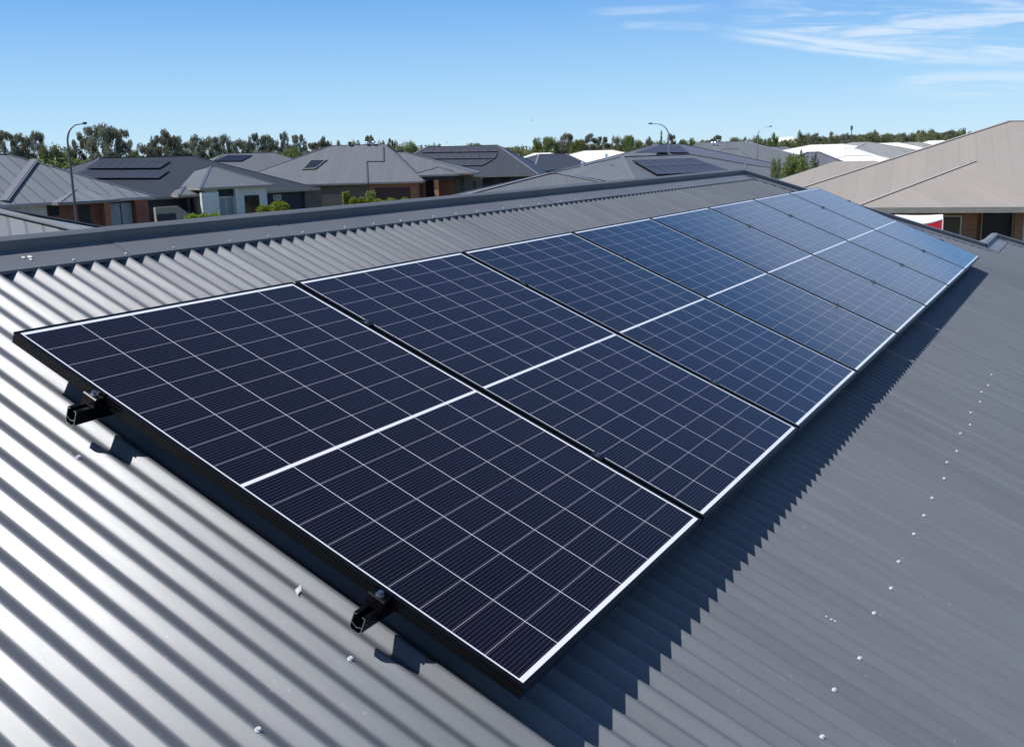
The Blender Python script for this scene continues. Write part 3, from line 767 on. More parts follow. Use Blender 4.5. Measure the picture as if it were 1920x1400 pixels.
# -- H2: charcoal roof with two rows of panels, white rendered front
h = House('charcoal roofed house with pale green rendered front and two rows of roof panels', (290, 370, 92), (600, 354, 102))
L2 = h.len
a0, zr = h.px(186, 296, 8.5); a1, zr2 = h.px(360, 298, 8.5); sL = a0 - 8.0
h.roof(sL, L2, 0, 17, h.ze, (a0, 8.5, zr), (a1, 8.5, zr), M_r_char, capm('slate_blue_cap', (0.10, 0.115, 0.16)), gm=M_greytrim)
tz = (zr - h.ze) / 8.5
H2 = h
far_array(h, [(183, 300), (321, 301), (299, 315), (160, 316)], 0, h.ze, tz, 8, 'panel in the upper row on the charcoal roof', 'upper row of panels on the charcoal roof', M_pvl)
far_array(h, [(158, 318.5), (319, 319), (297, 334), (120, 334)], 0, h.ze, tz, 9, 'panel in the lower row on the charcoal roof', 'lower row of panels on the charcoal roof', M_pvl)
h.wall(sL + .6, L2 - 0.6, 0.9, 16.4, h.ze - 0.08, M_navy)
# white wing standing forward with its own hipped roof
wa, wz = h.px(376, 352, -1.6); wb, wz2 = h.px(515, 346, -1.6); wp, wpz = h.px(395, 312, 4.0)
zw = (wz + wz2) / 2
h.roof(wa, wb, -1.6, 9.4, zw, (wp, 4.0, wpz), (wp + .3, 4.0, wpz), M_r_mid, capm('slate_blue_cap', (0.10, 0.115, 0.16)), gm=M_tan)
w2a, w2z = h.px(358, 298, 7.5)
h.wall(wa + 0.9, wb - 0.5, -1.0, 8.0, zw - 0.1, M_greenw)
h.slab('entry_wall', 377, 361, 409, 420, -1.4, M_greenw, th=0.25, z0=0)
h.slab('fascia_board', 409, 355, 439, 368, -1.05, M_dark, th=0.06)
h.window(410, 369, 438, 404, -1.0, z0=0.1, glass=M_blind)
h.slab('column', 440, 354, 446, 420, -1.2, M_white, th=0.3, z0=0, z1=zw - .15)
h.window(460, 366, 487, 420, -1.0, z0=0.1, frame=M_dark)
# small hip at the left of the wing
qa, qz = h.px(335, 366, -0.9); qb, _ = h.px(376, 366, -0.9); qp, qpz = h.px(346, 350, 0.9)
h.roof(qa, qb, -0.9, 2.2, qz, (qp, 0.9, qpz), (qp + .05, 0.9, qpz), M_r_mid, capm('slate_blue_cap', (0.10, 0.115, 0.16)), gm=M_tan)
h.slab('porch_screen', 352, 372, 356, 410, -0.6, M_dark, z0=0); h.slab('porch_screen', 363, 372, 367, 410, -0.6, M_dark, z0=0)
# garage bay at the right
h.slab('garage_door', 500, 361, 568, 410, 0.9, M_navy, th=0.06, z0=0, ribs=5)
h.slab('rendered_wall', 569, 360, 600, 410, 0.9, M_taupe, th=0.3, z0=0, z1=h.ze - .1)
h.slab('fascia_board', 499, 354.5, 600, 359.5, -0.1, M_tan, th=0.06)
h.window(512, 365, 527, 375, 0.84, glass=M_blind)

# -- H3: grey roof behind with one array
h = House('grey roofed house behind the charcoal one, a dark array on its slope', (395, 338, 138), (600, 336, 142))
a0, zr = h.px(420, 288, 8.0); a1, _ = h.px(512, 288.5, 8.0)
h.roof(a0 - 8, a1 + 8, 0, 16, h.ze, (a0, 8, zr), (a1, 8, zr), M_r_mid)
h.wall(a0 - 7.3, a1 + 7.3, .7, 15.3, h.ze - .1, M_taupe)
far_array(h, [(428, 290.5), (474, 290.5), (452, 302), (400, 302)], 0, h.ze, (zr - h.ze) / 8, 5, 'panel on the small grey roof behind the charcoal roof', 'panels on the far grey roof')

# -- H4: mid grey roof with skylight, orange brick garage
h = House('mid grey roofed house with a skylight and orange brick garage, centre left', (560, 345, 113), (793, 341, 111))
a0, zr = h.px(622, 273, 9.0); a1, _ = h.px(720, 272.5, 9.0); L4 = h.len; H4 = h
e0 = h.px(400, 345, 0)[0]
h.roof(e0, L4, 0, 18, h.ze, (a0, 9, zr), (a1, 9, zr), M_r_mid, capm('mid_cap', (0.17, 0.175, 0.19)))
tz = (zr - h.ze) / 9
h.wall(e0 + .7, h.px(693, 350, .7)[0], .7, 17, h.ze - .1, M_taupe)
h.wall(h.px(693, 350, .7)[0], L4 - .6, .55, 17, h.ze - .1, M_brick_or)
h.slab('garage_door', 705, 352, 770, 400, .55, M_brown, th=0.05, z0=0, z1=2.15, ribs=5)
# skylight
q = [h.onslope(x, y, 0, h.ze, tz, 0.16)[0] for x, y in ((583, 299), (613, 299), (591, 316), (566, 317))]
lo = [h.onslope(x, y, 0, h.ze, tz, 0.0)[0] for x, y in ((583, 299), (613, 299), (591, 316), (566, 317))]
mb = MB()
for a in range(4): b = (a + 1) % 4; mb.face([q[a], q[b], lo[b], lo[a]])
mb.face(q); sk = mb.build('skylight', M_greytrim, h.root)
c = sum(q, Vector()) / 4; mb = MB(); mb.face([c + (p - c) * 0.84 + Vector((0, 0, .02)) for p in q]); mb.build('pane', M_glass, sk)
# lap seam in the sheeting
mb = MB()
sp_ = [h.onslope(x, y, 0, h.ze, tz, 0.03)[0] for x, y in ((690, 343), (688, 303), (720, 303), (719, 275))]
for a, b in zip(sp_, sp_[1:]): mb.bar(a, b, 0.14, 0.06)
mb.build('flashing', mat('dark_flashing', (0.06, 0.065, 0.08), 0.5), h.root)
# whirlybird vents on the ridge
for x in (657, 690, 702):
    s_, z_ = h.px(x, 273, 9.0); p = h.pt(s_, 8.7, zr + .02); mb = MB(); mb.tube([p, p + Vector((0, 0, .16))], 0.14, 10); mb.dome(p + Vector((0, 0, .16)), 0.27, h=0.2)
    mb.build('roof_vent', M_dark if x == 657 else M_alu, h.root, smooth=False)
# entry wing stepping back to the right
b0, bz0 = h.px(768, 327, 5.0); b1, bz1 = h.px(893, 325, 5.0); zq = (bz0 + bz1) / 2; ra, rz = h.px(757, 285, 11.0)
h.roof(b0 - 5, b1, 5.0, 17.0, zq, (ra - 3, 11, rz), (ra, 11, rz), M_r_mid, capm('mid_cap', (0.17, 0.175, 0.19)))
h.wall(b0 + .2, b1 - .8, 6.0, 16.4, zq - .1, M_brick_or)
pa, pz = h.px(768, 330, 3.2); pb, _ = h.px(856, 327, 3.2)
h.box('portico_fascia', pa, pb, 3.2, 6.0, pz - 0.5, pz + .05, M_navy)
cc, cz = h.px(822, 313, 4.6)
h.roof(pa - .2, pb + .3, 2.9, 6.4, pz + .06, (cc, 4.6, cz), (cc + .05, 4.6, cz), M_r_mid, capm('mid_cap', (0.17, 0.175, 0.19)))
h.slab('pillar', 815, 336, 823, 380, 3.4, M_orange, th=0.35, z0=0, z1=pz - .5)
h.slab('pillar', 794, 336, 798, 380, 3.4, M_brick_or, th=0.35, z0=0, z1=pz - .5)
h.slab('door', 800, 338, 814, 380, 5.9, M_dark, z0=0)
h.slab('rendered_wall', 855, 332, 905, 380, 5.9, M_taupe, z0=0)
h.window(865, 333, 870, 366, 5.8, frame=M_dark, n=1, z0=.3)
h.window(888, 340, 892, 362, 5.8, frame=M_dark, n=1, z0=.3)
p_, z_p = h.px(790, 334, 3.1); p = h.pt(p_, 3.1, z_p); mb = MB(); mb.dome(p, .16, axis=Vector((0, -1, 0)) if h.flip else Vector((0, 1, 0))); mb.tube([p, p + Vector((0, .25 if h.flip else -.25, .1))], .04, 6); mb.build('wall_lamp', M_white, h.root)

# -- fence, gate beside H4
h = H4
fr = empty('fence', h.root.location, h.root.rotation_euler); tag(fr, 'dark slatted side fence in front of the grey roofed house with the skylight', 'fence')
a, b, za, zb = h.rect(590, 365, 640, 390, -2.5)
mb = MB(); k = a
while k < b:
    p, q = h.pt(k, -2.5, 0.05), h.pt(k + .1, -2.46, zb); mb.box(p.x, q.x, p.y, q.y, p.z, q.z); k += .16
mb.build('slats', mat('weathered_slats', (0.13, 0.125, 0.12), 0.8), fr)
mb = MB()
for k in (a, (a + b) / 2, b): p, q = h.pt(k, -2.44, 0), h.pt(k + .09, -2.35, zb); mb.box(p.x, q.x, p.y, q.y, p.z, q.z)
mb.build('posts', M_greytrim, fr)

# -- garden wall by H2's garage
h = H2
gw = empty('garden_wall', h.root.location, h.root.rotation_euler); tag(gw, 'low tan rendered garden wall with sloping end beside the dark porch', 'wall')
a, _ = h.px(291, 388, -3); b, _ = h.px(334, 388, -3); c, _ = h.px(356, 400, -3); z1 = h.px(310, 388, -3)[1]; z2 = h.px(356, 402, -3)[1]
mb = MB()
def prism_w(pts, t0, t1, mi=0):
    A = [h.pt(s_, t0, z) for s_, z in pts]; B = [h.pt(s_, t1, z) for s_, z in pts]
    mb.face(A); mb.face(B[::-1])
    for k in range(len(pts)): l = (k + 1) % len(pts); mb.face([A[k], A[l], B[l], B[k]])
prism_w([(a, 0), (c, 0), (c, z2), (b, z1), (a, z1)], -3.0, -2.7)
mb.build('wall', M_tan, gw)
mb = MB(); z3 = h.px(310, 401, -3)[1]; b2 = h.px(329, 400, -3)[0]; prism_w([(a + .1, 0), (b2, 0), (b2, z3), (a + .1, z3)], -3.05, -3.0); mb.build('panel', M_navy, gw)

# -- H5: slate roof with three stepped arrays
h = House('dark slate roofed house with stepped rows of solar panels, centre', (800, 331, 138), (966, 330, 136))
a0, zr = h.px(800, 275.5, 9.0); a1, _ = h.px(932, 275.5, 9.0)
h.roof(a0 - 6, h.px(1010, 330, 0)[0], 0, 18, h.ze, (a0, 9, zr), (a1, 9, zr), M_r_dark, capm('pale_violet_cap', (0.22, 0.22, 0.26)))
tz = (zr - h.ze) / 9; L5 = h.len
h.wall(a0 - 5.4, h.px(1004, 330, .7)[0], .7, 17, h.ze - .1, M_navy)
g = 'panels on the slate roof in the centre'
far_array(h, [(800, 278), (924, 277), (935, 284), (790, 286)], 0, h.ze, tz, 8, 'panel in the top row on the slate roof', g + ', top row', M_pvl)
far_array(h, [(776, 288), (934, 286), (928, 297), (800, 298)], 0, h.ze, tz, 9, 'panel in the middle row on the slate roof', g + ', middle row', M_pvl)
far_array(h, [(880, 299), (926, 298), (905, 310), (858, 311)], 0, h.ze, tz, 4, 'panel in the short lowest row on the slate roof', g + ', lowest row', M_pvl)
h.window(905, 333, 925, 345, .65, frame=M_dark); h.window(940, 333, 955, 345, .65, frame=M_dark)

# -- H5b: small dark hips right of it
h = House('dark hipped house with brown brick end wall between two white roofs', (1008, 318, 147), (1094, 318, 152))
a0, zr = h.px(1000, 287, 7); a1, zr1 = h.px(1060, 294, 7)
h.roof(h.px(1000, 318, 0)[0], h.px(1120, 318, 0)[0], 0, 14, h.ze, (a0 + 1, 7, zr - .2), (a1, 7, zr - .2), M_r_dark, capm('pale_violet_cap', (0.22, 0.22, 0.26)))
h.wall(h.px(1003, 318, .6)[0], h.px(1113, 318, .6)[0], .6, 13.4, h.ze - .1, M_brick_br)
h.slab('garage_door', 1036, 320, 1085, 330, .6, M_dark, z0=0, ribs=4)

# -- white roofs behind
def simple(label, x0, x1, y, d, D, m, wm, ins=None, zel=2.6, d2=None, **kw):
    """house placed by its ridge ends; eaves at zel; the ridge D/2 behind the front eave"""
    A = at(x0, y, d=d); B = at(x1, y, d=d2 or d); hh = House(label, (x0, y, d), (x1, y, d2 or d)); zr = (A.z + B.z) / 2
    # move origin to the front eave line
    hh.o = hh.o - hh.n * (D / 2); hh.root.location = hh.o; hh.ze = zel; ins = D / 2 if ins is None else ins
    hh.roof(-ins, hh.len + ins, 0, D, zel, (0, D / 2, zr), (hh.len, D / 2, zr), m, **kw)
    hh.wall(-ins + .6, hh.len + ins - .6, .6, D - .6, zel - .1, wm)
    hh.zr = zr; hh.ins = ins; return hh
def dress(hh, t=.6, dark=M_dark, glass=None, door=True):
    """a door and windows along the front"""
    L = hh.len + 2 * hh.ins - 1.6; s0 = -hh.ins + .8; n = max(2, int(L / 4))
    for k in range(n):
        c = s0 + L * (k + .5) / n; w = 1.0 if k != n // 2 else 0.5
        mb = MB(); z0 = 0.9 if k != n // 2 else 0.05
        p, q = hh.pt(c - w, t - .05, z0), hh.pt(c + w, t - .001, 2.15); mb.box(p.x, q.x, p.y, q.y, p.z, q.z)
        w_ = mb.build('window' if k != n // 2 else 'door', M_white if k != n // 2 else dark, hh.root)
        if k != n // 2:
            mb = MB(); p, q = hh.pt(c - w + .07, t - .058, z0 + .07), hh.pt(c + w - .07, t - .051, 2.08); mb.box(p.x, q.x, p.y, q.y, p.z, q.z); mb.build('pane', glass or M_glass, w_)
hh = simple('low white roofed house, left one of the two behind the dark hips', 1002, 1030, 286.5, 185, 16, M_r_white, M_creamw); dress(hh)
hh = simple('broad white roofed house right of centre, in front of the round green trees', 1096, 1146, 282, 170, 22, M_r_white, M_creamw, ins=13); dress(hh)

# -- H6: close grey roof right behind our ridge, with panels
h = simple('grey roofed house just behind our ridge, its peak at centre right with an array', 1166, 1292, 291.5, 62, 17, M_r_mid, M_taupe, zel=2.6, d2=68, ins=9.5, capm_=capm('mid_cap', (0.17, 0.175, 0.19)))
dress(h)
tz = (h.zr - 2.6) / 8.5
far_array(h, [(1185, 300), (1300, 296), (1372, 321), (1232, 327)], 0, 2.6, tz, 7, 'panel on the grey roof just behind our ridge', 'array on the grey roof just behind our ridge', M_pvl, rows=2)
for x, y in ((1137, 299), (1092, 314)):
    p, _ = h.onslope(x, y, 0, 2.6, tz, 0.0); mb = MB(); mb.tube([p, p + Vector((0, 0, .22))], .06, 8); mb.dome(p + Vector((0, 0, .22)), .1); mb.build('vent_pipe', M_alu, h.root)
# second grey roof further right
h = simple('plain grey roofed house left of the leafy tree, behind our hip', 1366, 1396, 308, 70, 16, M_r_mid, M_taupe, d2=69, ins=7.5); dress(h)
h = simple('low grey hip roofed house at lower centre, nearest behind our ridge', 1030, 1046, 325, 48, 12, M_r_mid, M_taupe, ins=9, capm_=capm('pale_violet_cap', (0.22, 0.22, 0.26))); dress(h)

# -- row behind
h = simple('violet grey roofed house behind the street lamp, with a wide array', 1232, 1278, 270.5, 112, 20, M_r_purp, M_taupe, d2=118, ins=12, capm_=capm('mid_cap', (0.17, 0.175, 0.19))); dress(h)
far_array(h, [(1235, 272.5), (1275, 272.5), (1292, 286), (1190, 286)], 0, 2.6, (h.zr - 2.6) / 10, 8, 'panel on the violet grey roof behind the lamp', 'array on the violet grey roof', M_pvl)
h = simple('grey roofed house with ochre garage wall under its dark eave', 1320, 1396, 266, 150, 22, M_r_mid, M_dark, ins=12, capm_=capm('pale_cap', (0.42, 0.42, 0.43))); dress(h)
h.slab('garage_wall', 1355, 299, 1392, 310, -0.4, M_yellow, th=0.1, z0=0)
bq, bz = h.px(1332, 299, -0.5); bq2, _ = h.px(1408, 297.5, -0.5)
h.roof(bq, bq2, -0.9, 6, bz, ((bq + bq2) / 2 - 1, 2.6, bz + 1.25), ((bq + bq2) / 2 + 1, 2.6, bz + 1.25), M_r_mid)
far_array(h, [(1357, 288), (1376, 287), (1390, 294), (1352, 296)], 0, 2.6, (h.zr - 2.6) / 11, 3, 'panel above the ochre garage wall on the grey roof', 'panels above the ochre garage wall', M_pvl, off=0.5)
for x in (1336, 1342):
    p, _ = h.onslope(x, 273, 0, 2.6, (h.zr - 2.6) / 11, 0.0); mb = MB(); mb.tube([p, p + Vector((0, 0, .35))], .1, 8); mb.dome(p + Vector((0, 0, .35)), .22); mb.build('roof_vent', M_alu, h.root)
h = simple('grey roofed house far behind the leafy tree, beside the white roofs', 1446, 1472, 275, 170, 16, M_r_purp, M_dark, ins=8); dress(h)

# -- distant pale roofs on the right
h = simple('biggest white roofed house on the right, behind the leafy tree', 1520, 1582, 271, 165, 22, M_r_white, M_creamw, d2=160, ins=12); dress(h)
h = simple('warm grey roofed house between the white roofs on the right', 1598, 1628, 266.5, 168, 22, M_r_pgrey, M_creamw, d2=162, ins=12); dress(h)
h = simple('white roofed house right of the warm grey roof', 1646, 1684, 268, 190, 20, M_r_white, M_creamw, ins=11); dress(h)
h = simple('small grey roofed house in front of the last white roof', 1698, 1722, 266.5, 200, 18, M_r_pgrey, M_creamw, ins=10); dress(h)
h = simple('last white roofed house before the beige roof edge', 1742, 1768, 263.5, 225, 18, M_r_white, M_creamw, ins=9); dress(h)
h = simple('long low white roof in front of the warm grey roofed house', 1585, 1640, 292, 110, 11, M_r_white, M_white, ins=6); dress(h)
h = simple('small house with violet grey roof and dark fence wall right of the leafy tree', 1515, 1535, 285, 95, 11, M_r_purp, M_dark, ins=5); dress(h)
h = simple('far pale flat roofed shed among the trees', 1466, 1486, 257, 300, 12, M_r_white, M_creamw, ins=3, zel=5.5, cap=False); dress(h)

# -- K: the big beige roof on the right
h = House('large beige roofed house with brown brick walls filling the right side', (1597, 387, 50), (1960, 388.5, 50))
ze = h.ze
pk, pz = h.px(1893, 227, 12.0); l0 = pk - 12.0
r = h.roof(l0, pk + 24, 0, 24, ze, (pk, 12, pz), (pk + 7, 12, pz - .2), M_r_beige, capm('beige_cap', (0.37, 0.33, 0.30)), cw=.24, ch=.012)
k0, kz = h.px(1565, 303, 6.9); k1, _ = h.px(1640, 301.5, 6.9)
h.roof(k0 - 6, k1 + 6, 0.12, 13.6, ze, (k0, 6.9, kz), (k1, 6.9, kz), M_r_beige, cap=False)
f0, _ = h.px(1597, 387, -.35); fp, fz = h.px(1825, 303, 5.0); f1 = fp + (fp - f0)
h.roof(f0, f1, -0.35, 13, ze, (fp, 5.0, fz), (fp, 13.0, fz), M_r_beige, capm('beige_cap', (0.37, 0.33, 0.30)), cw=.28, ch=.012, gm=mat('grey_green_gutter', (0.24, 0.24, 0.22), 0.5), fasc=0.24)
h.wall(l0 + .8, h.px(1832, 420, .5)[0], .5, 23.4, ze - .12, M_brick_br)
h.wall(h.px(1832, 420, 1.6)[0] - .2, pk + 23, 1.6, 23.2, ze - .12, M_brick_br)
h.slab('pillar', 1640, 393, 1652, 440, .3, M_orange, th=.3, z0=0, z1=ze - .15)
h.window(1692, 404, 1802, 470, .5, n=3, z0=.25, frame=mat('cream_frame', (.55, .5, .42), .6))
h.window(1838, 394, 1899, 480, 1.6, n=1, z0=.1, frame=mat('cream_frame', (.55, .5, .42), .6), glass=mat('dark_opening_glass', (0.006, 0.006, 0.012), .3))
h.slab('pillar', 1900, 394, 1916, 480, .6, M_brick_br, th=.4, z0=0, z1=ze - .15)
h.slab('rendered_wall', 1917, 394, 1960, 480, .6, M_greenw, th=.2, z0=0, z1=ze - .15)
KH = h

# -- gazebo with white canopy and a red banner beside K
g0 = at(1677, 409, d=41); g1 = at(1768, 408, d=41)
gz = empty('gazebo', (g0.x, g0.y, 0), (0, 0, math.atan2(g1.y - g0.y, g1.x - g0.x)))
tag(gz, 'white canopied gazebo with navy and red side banner in front of the brown brick wall', 'gazebo')
gl = math.hypot(g1.x - g0.x, g1.y - g0.y); zt = g0.z
mb = MB(); N = 12
flipg = 1
def gp(i, j):
    u = i / N; sag = 0.10 * math.sin(math.pi * u)
    return Vector((gl * u, flipg * (-.5 + 1.0 * j), zt - sag * (1 if j == 0 else .3) - (0.08 if j == 0 else 0) * math.sin(math.pi * u) + 0.10 * j))
for i in range(N):
    mb.face([gp(i, 0), gp(i + 1, 0), gp(i + 1, 1), gp(i, 1)]); dz = Vector((0, 0, -.03))
    mb.face([gp(i, 1) + dz, gp(i + 1, 1) + dz, gp(i + 1, 0) + dz, gp(i, 0) + dz])
mb.build('canopy', M_white, gz)
for i, j in ((0, 0), (N, 0), (0, 1), (N, 1)):
    p = gp(i, j); mb = MB(); mb.tube([(p.x, p.y, 0), p + Vector((0, 0, -.02))], .025, 8); mb.build('post', M_white, gz)
# the side banner hangs under the canopy's near edge
def hang(name, u0, u1, m, z0, y=0.0, th=.02, parent=None, drop=0.04):
    mb = MB(); n = 6
    for i in range(n):
        a, b = u0 + (u1 - u0) * i / n, u0 + (u1 - u0) * (i + 1) / n
        ya, yb = flipg * (.5 + y) * -1, flipg * (.5 + y) * -1
        za = zt - 0.18 * math.sin(math.pi * a) - drop; zb_ = zt - 0.18 * math.sin(math.pi * b) - drop
        q = [(gl * a, ya, z0), (gl * b, yb, z0), (gl * b, yb, zb_), (gl * a, ya, za)]
        mb.face(q); mb.face([(p[0], p[1] + th, p[2]) for p in q][::-1])
    return mb.build(name, m, parent or gz)
hang('banner', 0.60, 0.985, mat('red_banner', (0.55, 0.015, 0.03), .6), 0.7)
hang('banner', 0.05, 0.595, mat('navy_banner', (0.012, 0.016, 0.07), .6), 0.7)
mb = MB(); cx = gl * .84; yy = -flipg * .5; cz = zt - .72
sd_ = -1 if True else 1
mb.tube([(cx, yy - .015, cz), (cx, yy - .006, cz)], .10, 12); mb.tube([(cx - .05, yy - .013, cz - .22), (cx - .05, yy - .007, cz - .22)], .06, 10)
mb.build('banner_mark', M_white, gz)

# -- near neighbour's grey roof at the left edge just behind our ridge
h = House('close grey corrugated hip roof just behind our ridge at the left edge', (-420, 392, 18.6), (-60, 389, 18.4))
zz = h.ze; D = 9.0
M_r_near = roof_mat('near_neighbour_roof', (0.235, 0.24, 0.25), 0.4, rib=0.23, ribw=0.045, ribdark=0.3)
h.o = h.o - h.n * (D / 2); h.root.location = h.o
h.roof(-4, h.len + 4.5, 0, D, zz - 1.28, (0, D / 2, zz), (h.len, D / 2, zz), M_r_near, mat('pale_cap2', (0.2, 0.205, 0.215), 0.75))
h.wall(-3.4, h.len + 3.9, .6, D - .6, zz - 1.42, M_brick_br)

# ---------------------------------------------------------------- street lamps, mast
M_galv = mat('galvanised_steel', (0.30, 0.31, 0.33), 0.45, metal=0.5, var=0.1, scale=2)
M_lampd = mat('dark_lamp_paint', (0.08, 0.09, 0.11), 0.5)
def lamp(label, x, ybend, xt, yt, d, r=0.07, m=None):
    p = at(x, ybend, d=d); tip = at(xt, yt, d=d); z1 = p.z; rt = Vector((tip.x - p.x, tip.y - p.y, 0)); Lh = rt.length; rt.normalize()
    zt = tip.z
    root = empty('street_lamp', (p.x, p.y, 0)); tag(root, label, 'street lamp', 'street lamps')
    mb = MB(); mb.tube([(0, 0, 0), (0, 0, 2.4), (0, 0, 2.5), (0, 0, z1)], [r * 1.25, r * 1.2, r, r * .75], 12); mb.build('pole', m or M_galv, root)
    pts = []
    for k in range(11):
        a = math.pi / 2 * k / 10; pts.append(rt * (Lh * .62 * (1 - math.cos(a))) + Vector((0, 0, z1 + (zt - z1 - .05) * math.sin(a))))
    pts.append(rt * (Lh * .85) + Vector((0, 0, zt - .01)))
    mb = MB(); mb.tube(pts, [r * .75 * (1 - .5 * i / 11) for i in range(12)], 8); mb.build('arm', m or M_galv, root)
    mb = MB(); a = rt * (Lh * .80) + Vector((0, 0, zt)); b = rt * Lh + Vector((0, 0, zt + .02)); mb.bar(a, b, .26, .11, lift=-.05); o = mb.build('lamp_head', M_lampd, root)
    mb = MB(); mb.bar(a + rt * .08, b - rt * .06, .2, .03, lift=-.08); mb.build('lens', M_blind, root)
lamp('tall street lamp with curved arm at the left, before the brick house', 127, 268, 163, 231.5, 63, .075, M_lampd)
lamp('middle street lamp with arm curving left, behind the centre roofs', 1254, 256, 1216, 232, 100, .085)
lamp('farthest street lamp, arm curving right, half hidden by roofs', 1421, 255, 1448, 237, 140, .07)
p = at(1597, 236, d=330); root = empty('mast', (p.x, p.y, 0)); tag(root, 'thin distant radio mast standing above the right tree line', 'mast')
mb = MB(); mb.tube([(0, 0, 0), (0, 0, p.z)], .14, 6); mb.build('pole', M_galv, root)
mb = MB(); mb.tube([(0, 0, p.z - 1.2), (0, 0, p.z)], .34, 8); mb.build('antenna', M_lampd, root)

# ---------------------------------------------------------------- birds
def bird(x, y, d, span, label, rot):
    p = at(x, y, d=d); root = empty('bird', p, (0, 0, rot)); tag(root, label, 'bird')
    mb = MB(); n = 8
    mb.tube([(-.5 * span, 0, 0), (-.2 * span, 0, .01), (0, 0, .0), (.2 * span, 0, -.01), (.27 * span, 0, 0)], [.02 * span, .09 * span, .11 * span, .07 * span, .02 * span], 8)
    for s in (-1, 1):
        pts = [Vector((-.1, 0, .03)), Vector((.12, 0, .03)), Vector((.08, .28 * s, .16)), Vector((-.06, .55 * s, .08)), Vector((-.12, .27 * s, .13))]
        pts = [v * span for v in pts]; mb.face(pts if s > 0 else pts[::-1]); mb.face([v + Vector((0, 0, -.012 * span)) for v in (pts[::-1] if s > 0 else pts)])
    mb.build('body', M_dark, root)
bird(998, 226, 60, .16, 'tiny dark bird in flight high above the centre roofs', .5)
bird(838.5, 267.5, 80, .2, 'tiny dark bird flying low over the slate roof', 1.2)

# ---------------------------------------------------------------- vegetation
def leaf_mat(name, c, c2, tr=0.25):
    m = bpy.data.materials.new(name); m.use_nodes = True; t = m.node_tree; b = t.nodes['Principled BSDF']
    g = t.nodes.new('ShaderNodeNewGeometry'); oi = t.nodes.new('ShaderNodeObjectInfo')
    tcn = t.nodes.new('ShaderNodeTexCoord')
    n = nd(t, 'ShaderNodeTexNoise', inp={'Scale': 4.0, 'Detail': 4.0}); t.links.new(tcn.outputs['Object'], n.inputs['Vector'])
    f = math_(t, 'ADD', math_(t, 'MULTIPLY', g.outputs['Random Per Island'], 0.5), math_(t, 'MULTIPLY', n.outputs[0], 0.5))
    cc = ramp(t, f, [(0.15, c), (0.85, c2)])
    hs = nd(t, 'ShaderNodeHueSaturation'); t.links.new(cc, hs.inputs['Color'])
    t.links.new(math_(t, 'ADD', 0.485, math_(t, 'MULTIPLY', oi.outputs['Random'], 0.03)), hs.inputs['Hue'])
    t.links.new(math_(t, 'ADD', 0.8, math_(t, 'MULTIPLY', oi.outputs['Random'], 0.45)), hs.inputs['Value'])
    t.links.new(hs.outputs[0], b.inputs['Base Color']); b.inputs['Roughness'].default_value = 0.55
    b.inputs['Specular IOR Level'].default_value = 0.3
    tl = t.nodes.new('ShaderNodeBsdfTranslucent'); t.links.new(hs.outputs[0], tl.inputs[0])
    mx = t.nodes.new('ShaderNodeMixShader'); mx.inputs[0].default_value = 0.42
    t.links.new(b.outputs[0], mx.inputs[1]); t.links.new(tl.outputs[0], mx.inputs[2]); t.links.new(mx.outputs[0], t.nodes['Material Output'].inputs[0])
    return m
M_gum = leaf_mat('grey_olive_leaves', (0.11, 0.118, 0.085), (0.32, 0.33, 0.23))
M_green = leaf_mat('mid_green_leaves', (0.11, 0.145, 0.045), (0.30, 0.36, 0.12))
M_olive = leaf_mat('olive_green_leaves', (0.12, 0.145, 0.065), (0.33, 0.36, 0.18))
M_lime = leaf_mat('lime_green_leaves', (0.13, 0.20, 0.02), (0.33, 0.42, 0.05))
M_bark = mat('grey_bark', (0.13, 0.11, 0.09), 0.9, var=0.3, scale=3)
def rnd_leaf(rng, vs, fs, c, size, flat=0.0):
    n = Vector((rng.gauss(0, 1), rng.gauss(0, 1), rng.gauss(0, 1) + flat)).normalized(); a = n.orthogonal().normalized(); b = n.cross(a)
    th = rng.uniform(0, 6.283); a, b = a * math.cos(th) + b * math.sin(th), b * math.cos(th) - a * math.sin(th)
    s = size * rng.uniform(.6, 1.3); i = len(vs)
    vs += [tuple(c - a * s), tuple(c - b * s * .45 + n * s * .1), tuple(c + a * s), tuple(c + b * s * .45 + n * s * .1)]; fs.append((i, i + 1, i + 2, i + 3))
def mesh_of(name, vs, fs, m):
    me = bpy.data.meshes.new(name); me.from_pydata(vs, [], fs); me.materials.append(m); me.update(); return me
